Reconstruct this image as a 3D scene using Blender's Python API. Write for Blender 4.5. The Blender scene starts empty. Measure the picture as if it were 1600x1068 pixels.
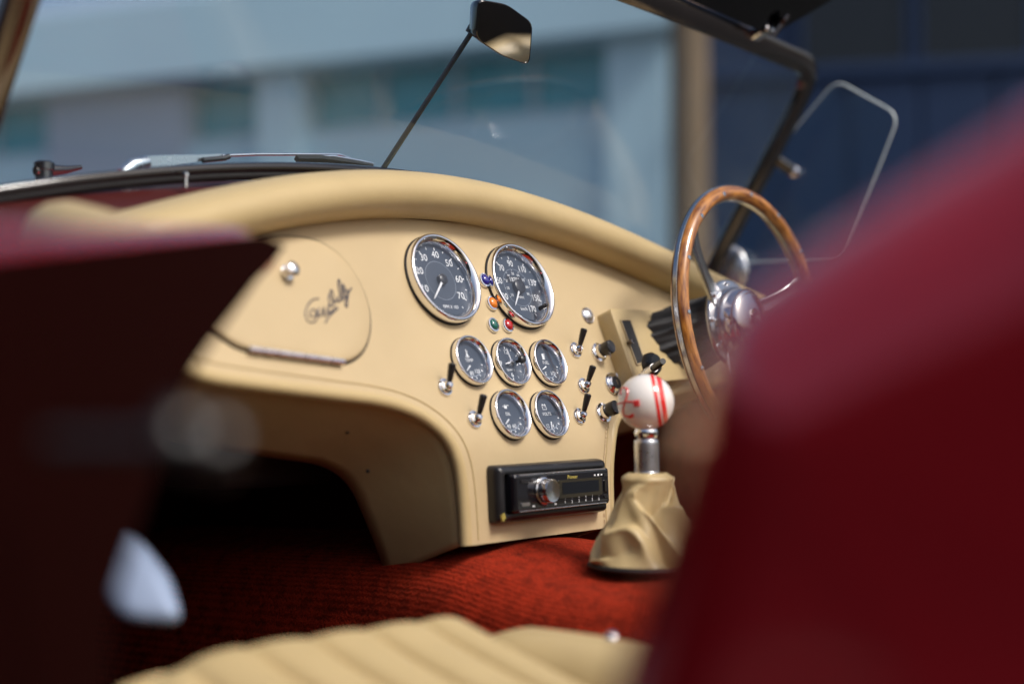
import bpy, bmesh, math, random
import numpy as np
from mathutils import Vector, Matrix
random.seed(7)
R = math.radians
sin, cos, pi = math.sin, math.cos, math.pi
scene = bpy.context.scene
COL = scene.collection

# ------------------------------------------------------------------ camera
H = 0.77                                   # eye height above the ground
CAM = Vector((-1.21, -0.97, H))
YAW = R(50)                                # looking forward and to the right of the car
FPX = 2222.0; CX = 800.0; HY = 600.0       # 50 mm lens on a 1600 px wide picture, horizon row
PITCH = math.atan((HY-534.0)/FPX)
FWD = Vector((sin(YAW), cos(YAW), 0)); RGT = Vector((cos(YAW), -sin(YAW), 0))
cam = bpy.data.cameras.new('camera'); camo = bpy.data.objects.new('camera', cam); COL.objects.link(camo)
cam.sensor_width = 36; cam.lens = 50; cam.clip_start = 0.02; cam.clip_end = 500
camo.location = CAM; camo.rotation_euler = (R(90)+PITCH, 0, -YAW)
cam.dof.use_dof = True; cam.dof.focus_distance = 1.59; cam.dof.aperture_fstop = 1.5
scene.camera = camo

# ------------------------------------------------------------------ light
SUN_ELEV, SUN_AZ = R(50), R(174)           # azimuth clockwise from +y (car forward)
w = bpy.data.worlds.new('World'); scene.world = w; w.use_nodes = True
nt = w.node_tree; bg = nt.nodes['Background']
sky = nt.nodes.new('ShaderNodeTexSky'); sky.sky_type = 'NISHITA'; sky.sun_disc = False
sky.sun_elevation = SUN_ELEV; sky.sun_rotation = SUN_AZ
sky.air_density = 1.0; sky.dust_density = 5.0; sky.ozone_density = 1.0
nt.links.new(sky.outputs[0], bg.inputs[0]); bg.inputs[1].default_value = 0.07
sl = bpy.data.lights.new('sun', 'SUN'); sl.energy = 1.5; sl.angle = R(14); sl.color = (1, .96, .91)
slo = bpy.data.objects.new('sun', sl); COL.objects.link(slo)
sd = Vector((sin(SUN_AZ)*cos(SUN_ELEV), cos(SUN_AZ)*cos(SUN_ELEV), sin(SUN_ELEV)))
slo.rotation_euler = (-sd).to_track_quat('-Z', 'Y').to_euler(); slo.location = (0, 0, 8)
vs = scene.view_settings
vs.view_transform = 'Standard'; vs.look = 'None'; vs.gamma = 1; vs.use_curve_mapping = False; vs.exposure = 0.85
scene.cycles.use_denoising = True
scene.cycles.max_bounces = 10; scene.cycles.transparent_max_bounces = 16
scene.cycles.sample_clamp_indirect = 6

# ------------------------------------------------------------------ pixel -> place
def ray(px, py):
    return FWD + RGT*((px-CX)/FPX) + Vector((0, 0, 1))*((HY-py)/FPX)
def at_d(px, py, d): return CAM + ray(px, py)*d
def at_y(px, py, y):
    r = ray(px, py); return CAM + r*((y-CAM.y)/r.y)
def at_x(px, py, x):
    r = ray(px, py); return CAM + r*((x-CAM.x)/r.x)
def at_z(px, py, z):
    r = ray(px, py); return CAM + r*((z-CAM.z)/r.z)

# dashboard face: y as a function of height (upright low down, leaning forward above)
def slope(z):
    a = z-H
    t = min(1, max(0, (a+.088)/.05)); t = t*t*(3-2*t)
    return .06 + .33*t
_zs = np.linspace(H-.45, H+.3, 600); _sl = np.array([slope(z) for z in _zs])
_ys = np.concatenate([[0], np.cumsum((_sl[1:]+_sl[:-1])*.5*(_zs[1]-_zs[0]))])
_ys -= np.interp(H-.115, _zs, _ys)
def prof(z): return float(np.interp(z, _zs, _ys))
def on_panel(px, py, off=0.0):
    y = 0.03
    for i in range(40):
        p = at_y(px, py, y); y = prof(p.z)
    return p
def panel_frame(px, py, lift=0.0):
    p = on_panel(px, py); s = slope(p.z)
    U = Vector((1, 0, 0)); V = Vector((0, s, 1)).normalized(); N = U.cross(V)
    p = p + N*lift
    return Matrix(((U.x, V.x, N.x, p.x), (U.y, V.y, N.y, p.y), (U.z, V.z, N.z, p.z), (0, 0, 0, 1)))
def frame(p, U, V):
    U = U.normalized(); N = U.cross(V).normalized(); V = N.cross(U)
    return Matrix(((U.x, V.x, N.x, p.x), (U.y, V.y, N.y, p.y), (U.z, V.z, N.z, p.z), (0, 0, 0, 1)))
def frame_n(p, N, up=Vector((0, 0, 1))):
    N = N.normalized(); U = up.cross(N).normalized(); V = N.cross(U)
    return Matrix(((U.x, V.x, N.x, p.x), (U.y, V.y, N.y, p.y), (U.z, V.z, N.z, p.z), (0, 0, 0, 1)))

# ------------------------------------------------------------------ materials
def mat(name, color, rough=.5, metal=0, spec=.5, coat=0, bump=None, var=None, sheen=0, coat_rough=.03, tr=0, ior=None, aniso=0):
    m = bpy.data.materials.new(name); m.use_nodes = True
    n = m.node_tree.nodes; l = m.node_tree.links; b = n['Principled BSDF']
    b.inputs['Base Color'].default_value = (*color, 1); b.inputs['Roughness'].default_value = rough
    b.inputs['Metallic'].default_value = metal; b.inputs['Specular IOR Level'].default_value = spec
    b.inputs['Coat Weight'].default_value = coat; b.inputs['Coat Roughness'].default_value = coat_rough
    b.inputs['Sheen Weight'].default_value = sheen; b.inputs['Transmission Weight'].default_value = tr
    if ior: b.inputs['IOR'].default_value = ior
    tc = n.new('ShaderNodeTexCoord')
    if var:                                    # (scale, amount, rough amount): mottling
        t = n.new('ShaderNodeTexNoise'); t.inputs['Scale'].default_value = var[0]; t.inputs['Detail'].default_value = 6
        l.new(tc.outputs['Object'], t.inputs['Vector'])
        mx = n.new('ShaderNodeMix'); mx.data_type = 'RGBA'
        mx.inputs[6].default_value = (*[c*(1-var[1]) for c in color], 1)
        mx.inputs[7].default_value = (*[min(1, c*(1+var[1])) for c in color], 1)
        l.new(t.outputs['Fac'], mx.inputs[0]); l.new(mx.outputs[2], b.inputs['Base Color'])
        if len(var) > 2:
            mr = n.new('ShaderNodeMapRange'); mr.inputs[1].default_value = .3; mr.inputs[2].default_value = .7
            mr.inputs[3].default_value = max(0, rough-var[2]); mr.inputs[4].default_value = rough+var[2]
            l.new(t.outputs['Fac'], mr.inputs[0]); l.new(mr.outputs[0], b.inputs['Roughness'])
    if bump:                                   # (kind, scale, strength, distance)
        if bump[0] == 'leather':
            t = n.new('ShaderNodeTexVoronoi'); t.feature = 'DISTANCE_TO_EDGE'; t.inputs['Scale'].default_value = bump[1]; o = t.outputs['Distance']
        else:
            t = n.new('ShaderNodeTexNoise'); t.inputs['Scale'].default_value = bump[1]; t.inputs['Detail'].default_value = 5; o = t.outputs['Fac']
        l.new(tc.outputs['Object'], t.inputs['Vector'])
        bp = n.new('ShaderNodeBump'); bp.inputs['Strength'].default_value = bump[2]; bp.inputs['Distance'].default_value = bump[3]
        l.new(o, bp.inputs['Height']); l.new(bp.outputs[0], b.inputs['Normal'])
        if bump[0] == 'leather':
            t2 = n.new('ShaderNodeTexNoise'); t2.inputs['Scale'].default_value = 16; t2.inputs['Detail'].default_value = 3
            l.new(tc.outputs['Object'], t2.inputs['Vector']); b2 = n.new('ShaderNodeBump'); b2.inputs['Strength'].default_value = .35; b2.inputs['Distance'].default_value = .006
            l.new(t2.outputs['Fac'], b2.inputs['Height']); l.new(b2.outputs[0], bp.inputs['Normal'])
    return m
def glass_mat(name, tint, ior=1.5, gloss_rough=0.0, haze=0.0):
    m = bpy.data.materials.new(name); m.use_nodes = True
    n = m.node_tree.nodes; l = m.node_tree.links; n.remove(n['Principled BSDF'])
    out = n['Material Output']; tr = n.new('ShaderNodeBsdfTransparent'); tr.inputs[0].default_value = (*tint, 1)
    gl = n.new('ShaderNodeBsdfGlossy'); gl.inputs['Roughness'].default_value = gloss_rough; gl.inputs[0].default_value = (1, 1, 1, 1)
    fr = n.new('ShaderNodeFresnel'); ge = n.new('ShaderNodeNewGeometry'); mi = n.new('ShaderNodeMix')
    mi.inputs[2].default_value = ior; mi.inputs[3].default_value = 1/ior      # a thin sheet: the same from either side
    l.new(ge.outputs['Backfacing'], mi.inputs[0]); l.new(mi.outputs[0], fr.inputs[0])
    mx = n.new('ShaderNodeMixShader'); l.new(fr.outputs[0], mx.inputs[0]); l.new(tr.outputs[0], mx.inputs[1]); l.new(gl.outputs[0], mx.inputs[2])
    last = mx
    if haze:
        df = n.new('ShaderNodeBsdfDiffuse'); df.inputs[0].default_value = (.55, .78, .92, 1)
        tx = n.new('ShaderNodeTexNoise'); tx.inputs['Scale'].default_value = 5; tx.inputs['Detail'].default_value = 6
        mu = n.new('ShaderNodeMath'); mu.operation = 'MULTIPLY'; mu.inputs[1].default_value = haze*2
        l.new(tx.outputs['Fac'], mu.inputs[0])
        m2 = n.new('ShaderNodeMixShader'); l.new(mu.outputs[0], m2.inputs[0]); l.new(mx.outputs[0], m2.inputs[1]); l.new(df.outputs[0], m2.inputs[2]); last = m2
    l.new(last.outputs[0], out.inputs[0])
    return m
def carpet_mat():
    m = mat('carpet_red', (.34, .026, .008), .95, spec=.1, sheen=.06)
    n = m.node_tree.nodes; l = m.node_tree.links; b = n['Principled BSDF']
    b.inputs['Sheen Tint'].default_value = (1, .35, .2, 1)
    tc = n.new('ShaderNodeTexCoord'); mp = n.new('ShaderNodeMapping'); l.new(tc.outputs['UV'], mp.inputs[0])
    wv = n.new('ShaderNodeTexWave'); wv.bands_direction = 'X'; wv.inputs['Scale'].default_value = 70
    wv.inputs['Distortion'].default_value = 4.5; wv.inputs['Detail'].default_value = 3; wv.inputs['Detail Scale'].default_value = 3.0
    l.new(mp.outputs[0], wv.inputs[0])
    nz = n.new('ShaderNodeTexNoise'); nz.inputs['Scale'].default_value = 420; nz.inputs['Detail'].default_value = 4
    l.new(tc.outputs['Object'], nz.inputs[0])
    h_ = n.new('ShaderNodeMath'); h_.operation = 'MULTIPLY_ADD'; h_.inputs[1].default_value = .34; h_.inputs[2].default_value = .46; l.new(wv.outputs['Fac'], h_.inputs[0])
    n2 = n.new('ShaderNodeTexNoise'); n2.inputs['Scale'].default_value = 60; n2.inputs['Detail'].default_value = 4; l.new(tc.outputs['Object'], n2.inputs[0])
    m0 = n.new('ShaderNodeMath'); m0.operation = 'MULTIPLY'; l.new(n2.outputs['Fac'], m0.inputs[0]); l.new(nz.outputs['Fac'], m0.inputs[1])
    m1 = n.new('ShaderNodeMath'); m1.operation = 'MULTIPLY'; l.new(m0.outputs[0], m1.inputs[0]); m1.inputs[1].default_value = 2.4
    mul = n.new('ShaderNodeMath'); mul.operation = 'MULTIPLY'; l.new(h_.outputs[0], mul.inputs[0]); l.new(m1.outputs[0], mul.inputs[1])
    cr = n.new('ShaderNodeValToRGB'); cr.color_ramp.elements[0].position = .08; cr.color_ramp.elements[1].position = .55
    cr.color_ramp.elements[0].color = (.045, .0028, .0012, 1); cr.color_ramp.elements[1].color = (.42, .030, .009, 1)
    l.new(mul.outputs[0], cr.inputs[0]); l.new(cr.outputs[0], b.inputs['Base Color'])
    bp = n.new('ShaderNodeBump'); bp.inputs['Strength'].default_value = 1; bp.inputs['Distance'].default_value = .004
    l.new(mul.outputs[0], bp.inputs['Height']); l.new(bp.outputs[0], b.inputs['Normal'])
    return m
def wood_mat():
    m = mat('varnished_wood', (.34, .12, .025), .3, coat=.8)
    n = m.node_tree.nodes; l = m.node_tree.links; b = n['Principled BSDF']
    tc = n.new('ShaderNodeTexCoord'); mp = n.new('ShaderNodeMapping'); mp.inputs['Scale'].default_value = (.6, 1.6, 1)
    l.new(tc.outputs['UV'], mp.inputs[0]); nz = n.new('ShaderNodeTexNoise'); nz.inputs['Scale'].default_value = 9; nz.inputs['Detail'].default_value = 6
    l.new(mp.outputs[0], nz.inputs[0]); cr = n.new('ShaderNodeValToRGB')
    cr.color_ramp.elements[0].position = .35; cr.color_ramp.elements[1].position = .68
    cr.color_ramp.elements[0].color = (.16, .045, .008, 1); cr.color_ramp.elements[1].color = (.60, .25, .045, 1)
    l.new(nz.outputs['Fac'], cr.inputs[0]); l.new(cr.outputs[0], b.inputs['Base Color'])
    return m
LEATHER = (.515, .40, .232)
M = dict(
    leather=mat('cream_leather', LEATHER, .46, spec=.42, bump=('leather', 620, .22, .0006), var=(9, .10, .09)),
    leather2=mat('cream_leather_soft', (.49, .375, .19), .42, spec=.45, bump=('leather', 520, .25, .0006), var=(14, .06, .05)),
    thread=mat('cream_thread', (.66, .52, .32), .8),
    chrome=mat('chrome', (.86, .86, .88), .05, 1, var=(60, .03, .025)),
    satin=mat('satin_metal', (.72, .72, .74), .28, 1, var=(40, .06, .06)),
    skyplate=mat('sky_tinted_plate', (.22, .28, .40), .55, .4),  # blue of the reflected sky put into the base colour
    alu=mat('polished_aluminium', (.56, .57, .60), .20, 1, var=(30, .05, .05)),
    bronze=mat('smoked_chrome', (.16, .14, .135), .16, 1, var=(20, .1, .05)),
    black=mat('black_plastic', (.012, .012, .014), .32, var=(40, .3, .08)),
    gloss=mat('black_gloss', (.008, .008, .011), .12, coat=.5),
    rubber=mat('black_rubber', (.010, .010, .012), .6, bump=('noise', 200, .3, .001)),
    dial=mat('dial_blue_black', (.024, .038, .062), .45, var=(30, .1)),
    dial_in=mat('dial_centre', (.038, .052, .075), .4),
    white=mat('dial_white', (.82, .84, .86), .5),
    ring=mat('dial_ring', (.30, .34, .40), .5),
    red=mat('deep_red_paint', (.70, .018, .03), .2, .5, coat=.9, spec=.5, coat_rough=.03),
    redshade=mat('shade_dark_red', (.010, .0008, .0005), .95, spec=.03, bump=('noise', 300, .3, .001)),  # near-black: shade of door interior and footwell put into the colour
    maroon=mat('dark_maroon', (.055, .006, .005), .5, spec=.3, bump=('noise', 300, .2, .001)),  # on the rear scuttle strip this darkness stands for shade
    carpet=carpet_mat(), wood=wood_mat(),
    knob=mat('ivory_ball', (.84, .80, .76), .12, coat=1),
    knobred=mat('ball_red', (.72, .035, .03), .2, coat=.6),
    ink=mat('ink', (.012, .014, .045), .5),
    gold=mat('gold_print', (.6, .5, .12), .4),
    glass=glass_mat('windscreen_glass', (.84, .95, 1.0), 1.48, haze=.035),
    wing=glass_mat('wind_wing_glass', (.90, .96, .97), 1.48, haze=.008),
    visor=glass_mat('smoked_visor', (.045, .05, .065), 1.45),
    lens=glass_mat('gauge_glass', (.97, .98, 1), 1.75, .02),
    edge=mat('glass_edge', (.75, .85, .86), .2),
    mirror=mat('mirror_glass', (.9, .9, .9), .01, 1),
    blue=mat('lens_blue', (.012, .012, .22), .1, coat=1), amber=mat('lens_amber', (.75, .20, .008), .1, coat=1),
    green=mat('lens_green', (.004, .11, .085), .1, coat=1), redl=mat('lens_red', (.42, .008, .012), .1, coat=1),
    purple=mat('lens_purple', (.35, .07, .2), .15, coat=1),
    screen=mat('radio_screen', (.028, .024, .014), .15, coat=.5),
    ground=mat('asphalt', (.042, .042, .043), .9, bump=('noise', 120, .5, .005), var=(3, .3)),
    wall=mat('white_render', (.64, .85, .97), .8, var=(1.3, .06)),
    wall2=mat('grey_render', (.50, .55, .66), .8, var=(1.3, .06)),
    teal=mat('teal_window_glass', (.05, .42, .50), .12, coat=.4),
    wframe=mat('window_frame', (.55, .62, .66), .5),
    brown=mat('brown_timber', (.20, .125, .07), .8, var=(5, .35), bump=('noise', 20, .4, .01)),
    blocker_dark=mat('dark_blocker', (.022, .022, .02), .8, var=(4, .3)),  # for the added unseen blocker
    navy=mat('blue_painted_sheet', (.0006, .020, .075), .5, var=(2, .15)),
    dkwin=mat('dark_window', (.006, .008, .012), .15),
)

# ------------------------------------------------------------------ mesh helpers
def link(name, me, m, parent=None, mw=None, smooth=40):
    if smooth and len(me.polygons):
        me.polygons.foreach_set('use_smooth', [True]*len(me.polygons))
        me.set_sharp_from_angle(angle=R(smooth))
    if m is not None and not me.materials: me.materials.append(M[m] if isinstance(m, str) else m)
    o = bpy.data.objects.new(name, me); COL.objects.link(o)
    if mw is not None: o.matrix_world = mw
    if parent: o.parent = parent
    return o
class MB:
    def __init__(s): s.v = []; s.f = []
    def add(s, vs, fs, T=None):
        b = len(s.v)
        for p in vs:
            p = Vector(p); s.v.append(tuple(T @ p) if T is not None else tuple(p))
        s.f += [tuple(i+b for i in f) for f in fs]; return s
    def box(s, c, d, T=None):
        x, y, z = c; a, b, e = d[0]/2, d[1]/2, d[2]/2
        vs = [(x+i*a, y+j*b, z+k*e) for i in (-1, 1) for j in (-1, 1) for k in (-1, 1)]
        return s.add(vs, [(0, 1, 3, 2), (4, 6, 7, 5), (0, 4, 5, 1), (2, 3, 7, 6), (0, 2, 6, 4), (1, 5, 7, 3)], T)
    def lathe(s, pr, n=48, T=None, caps=True):
        vs = []; fs = []
        for r, z in pr:
            for i in range(n):
                a = 2*pi*i/n; vs.append((r*cos(a), r*sin(a), z))
        for k in range(len(pr)-1):
            for i in range(n):
                j = (i+1) % n; fs.append((k*n+i, k*n+j, (k+1)*n+j, (k+1)*n+i))
        if caps:
            if pr[0][0] > 1e-6: fs.append(tuple(range(n))[::-1])
            if pr[-1][0] > 1e-6: fs.append(tuple((len(pr)-1)*n+i for i in range(n)))
        return s.add(vs, fs, T)
    def loft(s, rows, closed=False, capends=False, T=None):
        n = len(rows[0]); vs = [p for r in rows for p in r]; fs = []
        for k in range(len(rows)-1):
            for i in range(n if closed else n-1):
                j = (i+1) % n; fs.append((k*n+i, k*n+j, (k+1)*n+j, (k+1)*n+i))
        if capends: fs += [tuple(range(n))[::-1], tuple((len(rows)-1)*n+i for i in range(n))]
        return s.add(vs, fs, T)
    def tube(s, pts, rad, n=10, T=None, closed=False):
        pts = [Vector(p) for p in pts]; rows = []; N = len(pts); up = None
        for i, p in enumerate(pts):
            a = pts[(i-1) % N] if closed or i else p; b = pts[(i+1) % N] if closed or i < N-1 else p
            t = (b-a).normalized()
            if up is None: up = Vector((0, 0, 1)) if abs(t.z) < .9 else Vector((1, 0, 0))
            u = up - t*up.dot(t); u.normalize(); v = t.cross(u); up = u
            r = rad[i] if isinstance(rad, (list, tuple)) else rad
            rows.append([p+u*(r*cos(2*pi*k/n))+v*(r*sin(2*pi*k/n)) for k in range(n)])
        if closed: rows.append(rows[0])
        return s.loft(rows, True, not closed, T)
    def prism(s, poly, z0, z1, T=None):
        n = len(poly); vs = [(x, y, z0) for x, y in poly]+[(x, y, z1) for x, y in poly]
        return s.add(vs, [tuple(range(n))[::-1], tuple(range(n, 2*n))]+[(i, (i+1) % n, n+(i+1) % n, n+i) for i in range(n)], T)
    def mesh(s, name='m'):
        me = bpy.data.meshes.new(name); me.from_pydata(s.v, [], s.f); me.validate(); me.update()
        return me
    def build(s, name, m, parent=None, mw=None, smooth=40, bevel=0, seg=3, recalc=True):
        me = s.mesh(name)
        if recalc or bevel:
            bm = bmesh.new(); bm.from_mesh(me)
            if bevel:
                bmesh.ops.remove_doubles(bm, verts=bm.verts, dist=1e-6)
                es = [e for e in bm.edges if len(e.link_faces) == 2 and e.calc_face_angle(0) > R(35)]
                bmesh.ops.bevel(bm, geom=es, offset=bevel, segments=seg, affect='EDGES', profile=.5, clamp_overlap=True)
            bmesh.ops.recalc_face_normals(bm, faces=bm.faces)
            bm.to_mesh(me); bm.free()
        return link(name, me, m, parent, mw, smooth)
def rrect(w, h, r, n=5):
    P = []
    for cx, cy, a0 in ((w/2-r, h/2-r, 0), (-w/2+r, h/2-r, 90), (-w/2+r, -h/2+r, 180), (w/2-r, -h/2+r, 270)):
        for k in range(n+1):
            a = R(a0+90*k/n); P.append((cx+r*cos(a), cy+r*sin(a)))
    return P
def rpoly(pts, r, n=6):
    P = []; N = len(pts)
    for i in range(N):
        p = Vector(pts[i]); a = (Vector(pts[i-1])-p); b = (Vector(pts[(i+1) % N])-p)
        rr = min(r, a.length*.45, b.length*.45); A = p+a.normalized()*rr; B = p+b.normalized()*rr
        for k in range(n+1):
            t = k/n; P.append((A*(1-t)+p*t)*(1-t)+(p*(1-t)+B*t)*t)
    return P
def cr(pts, n=8, closed=False):
    pts = [Vector(p) for p in pts]; out = []; N = len(pts)
    for i in range(N if closed else N-1):
        g = (lambda k: pts[k % N]) if closed else (lambda k: pts[max(0, min(N-1, k))])
        a, b, c, d = g(i-1), g(i), g(i+1), g(i+2)
        for k in range(n):
            t = k/n; out.append(.5*((2*b)+(c-a)*t+(2*a-5*b+4*c-d)*t*t+(3*b-a-3*c+d)*t**3))
    if not closed: out.append(pts[-1])
    return out
_tcache = {}
def text_mesh(txt, size, x, y, z, mb, align='CENTER', rot=0.0, sx=1.0, T=None, shear=0):
    k = (txt, align, shear)
    if k not in _tcache:
        cu = bpy.data.curves.new('t', 'FONT'); cu.body = txt; cu.size = 1; cu.align_x = align; cu.align_y = 'CENTER'; cu.resolution_u = 3; cu.shear = shear
        o = bpy.data.objects.new('t', cu); COL.objects.link(o)
        dg = bpy.context.evaluated_depsgraph_get(); me = bpy.data.meshes.new_from_object(o.evaluated_get(dg))
        _tcache[k] = ([v.co.copy() for v in me.vertices], [tuple(p.vertices) for p in me.polygons])
        bpy.data.objects.remove(o); bpy.data.curves.remove(cu); bpy.data.meshes.remove(me)
    vs, fs = _tcache[k]; c, s_ = cos(rot), sin(rot)
    V = []
    for v in vs:
        a, b = v.x*size*sx, v.y*size; V.append((x+a*c-b*s_, y+a*s_+b*c, z))
    mb.add(V, fs, T)
def uv_grid(o, nu, nv, su=1, sv=1):            # uv for a loft of nv rows with nu points
    me = o.data; uv = me.uv_layers.new(name='uv')
    for p in me.polygons:
        for li, vi in zip(p.loop_indices, p.vertices): uv.data[li].uv = ((vi % nu)/(nu-1)*su, (vi//nu)/(nv-1)*sv)
def tag(o, label, cat=None, group=None, kind=None):
    if label: o['label'] = label
    if cat: o['category'] = cat
    if group: o['group'] = group
    if kind: o['kind'] = kind
    return o
def empty(name, loc=(0, 0, 0)):
    o = bpy.data.objects.new(name, None); o.empty_display_size = .2; o.location = loc; COL.objects.link(o); return o
def V3(x, y, z): return Vector((x, y, H+z))

# ================================================================== SETTING
g = MB(); g.add([(-150, -150, 0), (150, -150, 0), (150, 150, 0), (-150, 150, 0)], [(0, 1, 2, 3)])
tag(g.build('ground', 'ground', smooth=0), None, kind='structure')

# ------------------------------------------------------------------ white building behind the windscreen
EB = (RGT*.918 - FWD*.396).normalized(); NB = Vector((-EB.y, EB.x, 0))     # NB points away from the camera
if NB.dot(FWD) < 0: NB = -NB
OB = CAM + FWD*9.0; OB.z = 0
def fac(px, py, off=0.0):                      # pixel -> (s, z) on the facade plane
    r = ray(px, py); o = OB + NB*off; t = (o-CAM).dot(NB)/r.dot(NB); p = CAM+r*t
    return (p-OB).dot(EB), p.z
TB = Matrix(((EB.x, NB.x, 0, OB.x), (EB.y, NB.y, 0, OB.y), (0, 0, 1, 0), (0, 0, 0, 1)))
bld = empty('building', OB); bld.matrix_world = TB
tag(bld, 'long white rendered building with teal windows and a deep eaves band beyond the windscreen', 'building')
def fbox(name, m, s0, s1, z0, z1, n0, n1, par, bevel=0):
    o = MB().box(((s0+s1)/2, (n0+n1)/2, (z0+z1)/2), (s1-s0, n1-n0, z1-z0)).build(name, m, None, None, smooth=0, bevel=bevel); o.parent = par; return o
sL = fac(-120, 200)[0]; sR = fac(1046, 200)[0]
zE = fac(700, 88)[1]; zW = fac(700, 192)[1]
fbox('wall', 'wall', sL, sR, 0, zW, 0, .3, bld)
fbox('eaves_band', 'wall', sL-.2, sR+.1, zE, zE+.55, -.25, .3, bld, .01)
fbox('roof', 'wall2', sL-.2, sR+.1, zE+.554, zE+.75, .1, 5, bld, .01)
fbox('back_wall', 'wall2', sL, sR, 0, zE+.5, 4.6, 4.9, bld)
def win(p0, p1):
    s0 = fac(p0, 150)[0]; s1 = fac(p1, 150)[0]; n = max(1, round((s1-s0)/.62))
    wo = fbox('window', 'wframe', s0, s1, zW+.001, zW+.05, .05, .16, bld)
    for k in range(n+1):
        s = s0+(s1-s0)*k/n; fbox('mullion', 'wframe', s-.02, s+.02, zW+.051, zE-.001, .06, .14, wo)
    for k in range(n):
        a = s0+(s1-s0)*k/n+.02; b = s0+(s1-s0)*(k+1)/n-.02
        fbox('pane', 'teal', a, b, zW+.051, zE-.001, .11, .13, wo)
win(-120, 80); win(292, 416); win(478, 955)
def solid(p0, p1, m, proud, name):
    fbox(name, m, fac(p0, 150)[0], fac(p1, 150)[0], .0, zE-.003, -proud, .32, bld, .01)
solid(78, 292, 'wall2', .06, 'wall_pier'); solid(414, 478, 'wall', .12, 'column'); solid(955, 1046, 'wall', .10, 'column')

# brown post beside it
p0 = at_d(1079, 300, 7.6); pw = .21
po = empty('post', (p0.x, p0.y, 0)); tag(po, 'tall weathered brown timber post between the white building and the blue shed', 'post')
pb = MB(); pb.lathe([(pw*.62, 0), (pw*.56, .15), (pw*.50, .8), (pw*.48, 2), (pw*.46, 4.0), (pw*.40, 4.05)], 14)
pb.build('shaft', 'brown', po, None, 30)
MB().lathe([(pw*.9, 0.0), (pw*.9, .06), (pw*.7, .1)], 14).build('base', 'wall2', po, None, 30)

# blue shed to the right
ES = (RGT*.97 - FWD*.243).normalized(); NS = Vector((-ES.y, ES.x, 0)); NS = NS if NS.dot(FWD) > 0 else -NS
OS = CAM + FWD*8.3 + RGT*1.15; OS.z = 0
TS = Matrix(((ES.x, NS.x, 0, OS.x), (ES.y, NS.y, 0, OS.y), (0, 0, 1, 0), (0, 0, 0, 1)))
shed = empty('shed', OS); shed.matrix_world = TS
tag(shed, 'dark blue sheet-clad shed with a row of black windows at the right', 'shed')
fbox('wall', 'navy', -.02, 6, 0, 4.6, .03, .2, shed)
k = 0; s = 0.0
while s < 5.9:
    fbox('panel', 'navy', s+.008, s+.392, 0.02, 2.52, 0, .028, shed, .008); s += .4
fbox('sill_rail', 'navy', -.02, 6, 2.525, 2.60, -.03, .029, shed, .01)
for i in range(8):
    a = .55+.66*i
    wo = fbox('window', 'navy', a-.03, a+.60, 3.4, 3.46, -.02, .029, shed)
    for q in (a-.03, a+.57): fbox('frame', 'navy', q, q+.03, 2.602, 3.399, -.02, .029, wo)
    fbox('pane', 'dkwin', a+.002, a+.568, 2.605, 3.395, .0, .024, wo)

# unseen dark blocker, added at left so paint and chrome reflect something dark
blocker = empty('reflection_blocker', (-5.2, -2, 0)); tag(blocker, 'unseen dark blocker added left of the car for dark reflections', 'wall')
for k in range(24):
    MB().box((0, -11.5+k, 1.25), (.12, .985, 2.5)).build('blocker_board', 'blocker_dark', blocker, None, 0, bevel=.01)

# ================================================================== CAR
car = empty('roadster', (0, 0, 0))
tag(car, 'dark red open roadster with cream leather dashboard, chrome-rimmed gauges and wood-rimmed steering wheel', 'car')

# ------------------------------------------------------------------ dashboard panel
tx = [-.62, -.50, -.40, -.30, -.19, -.07, .05, .18, .31, .40, .50, .60, .70]
tz = [.108, .147, .1755, .201, .222, .231, .230, .214, .183, .159, .137, .118, .10]
pc = np.polyfit(tx, tz, 5)
def ztop(x): return float(np.polyval(pc, x))
Lpx = [(262, 560), (300, 578), (340, 590), (400, 599), (460, 607), (530, 616), (590, 624), (630, 634), (662, 648), (690, 668), (710, 692), (722, 722), (728, 756), (732, 800), (735, 851)]
Lb = [on_panel(*p) for p in Lpx]
Lb = [Vector((-.66, 0, Lb[0].z+.03))] + Lb
Lb = cr([Vector((p.x, 0, p.z)) for p in Lb], 5)
Rb = [Vector((-p.x, 0, p.z)) for p in reversed(Lb)]
for p in Rb:
    if p.x > .2: p.x = .2+(p.x-.2)*1.08
mid = [Vector((x, 0, Lb[-1].z)) for x in np.linspace(Lb[-1].x, Rb[0].x, 9)[1:-1]]
BD = Lb+mid+Rb
NR = 46; rows = []
for p in BD:
    zt = H+ztop(p.x)-.022; c = []
    for k in range(NR):
        z = p.z+(zt-p.z)*k/(NR-1); c.append(Vector((p.x, prof(z), z)))
    rows.append(c)
dash = MB().loft(rows).build('dashboard', 'leather', car, None, 60)
tag(dash, 'cream leather dashboard panel set with gauges and switches')
# rolled lower edge and the thin seam above it
bdl = [Vector((p.x, prof(p.z)+.006, p.z)) for p in Lb]; bdr = [Vector((p.x, prof(p.z)+.006, p.z)) for p in Rb]
for q in (bdl, bdr):
    MB().tube(q, .0072, 12).build('edge_roll', 'leather2', car)
def seam(bd, sgn):
    out = []
    for i in range(1, len(bd)-1):
        t = (bd[i+1]-bd[i-1]).normalized(); nrm = Vector((-t.z, 0, t.x))*sgn
        q = bd[i]+nrm*.013; out.append(Vector((q.x, prof(q.z)-.0002, q.z)))
    return out
for bd in (Lb, Rb):
    MB().tube(seam(bd, 1), .0009, 6).build('seam', 'leather2', car)
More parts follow.
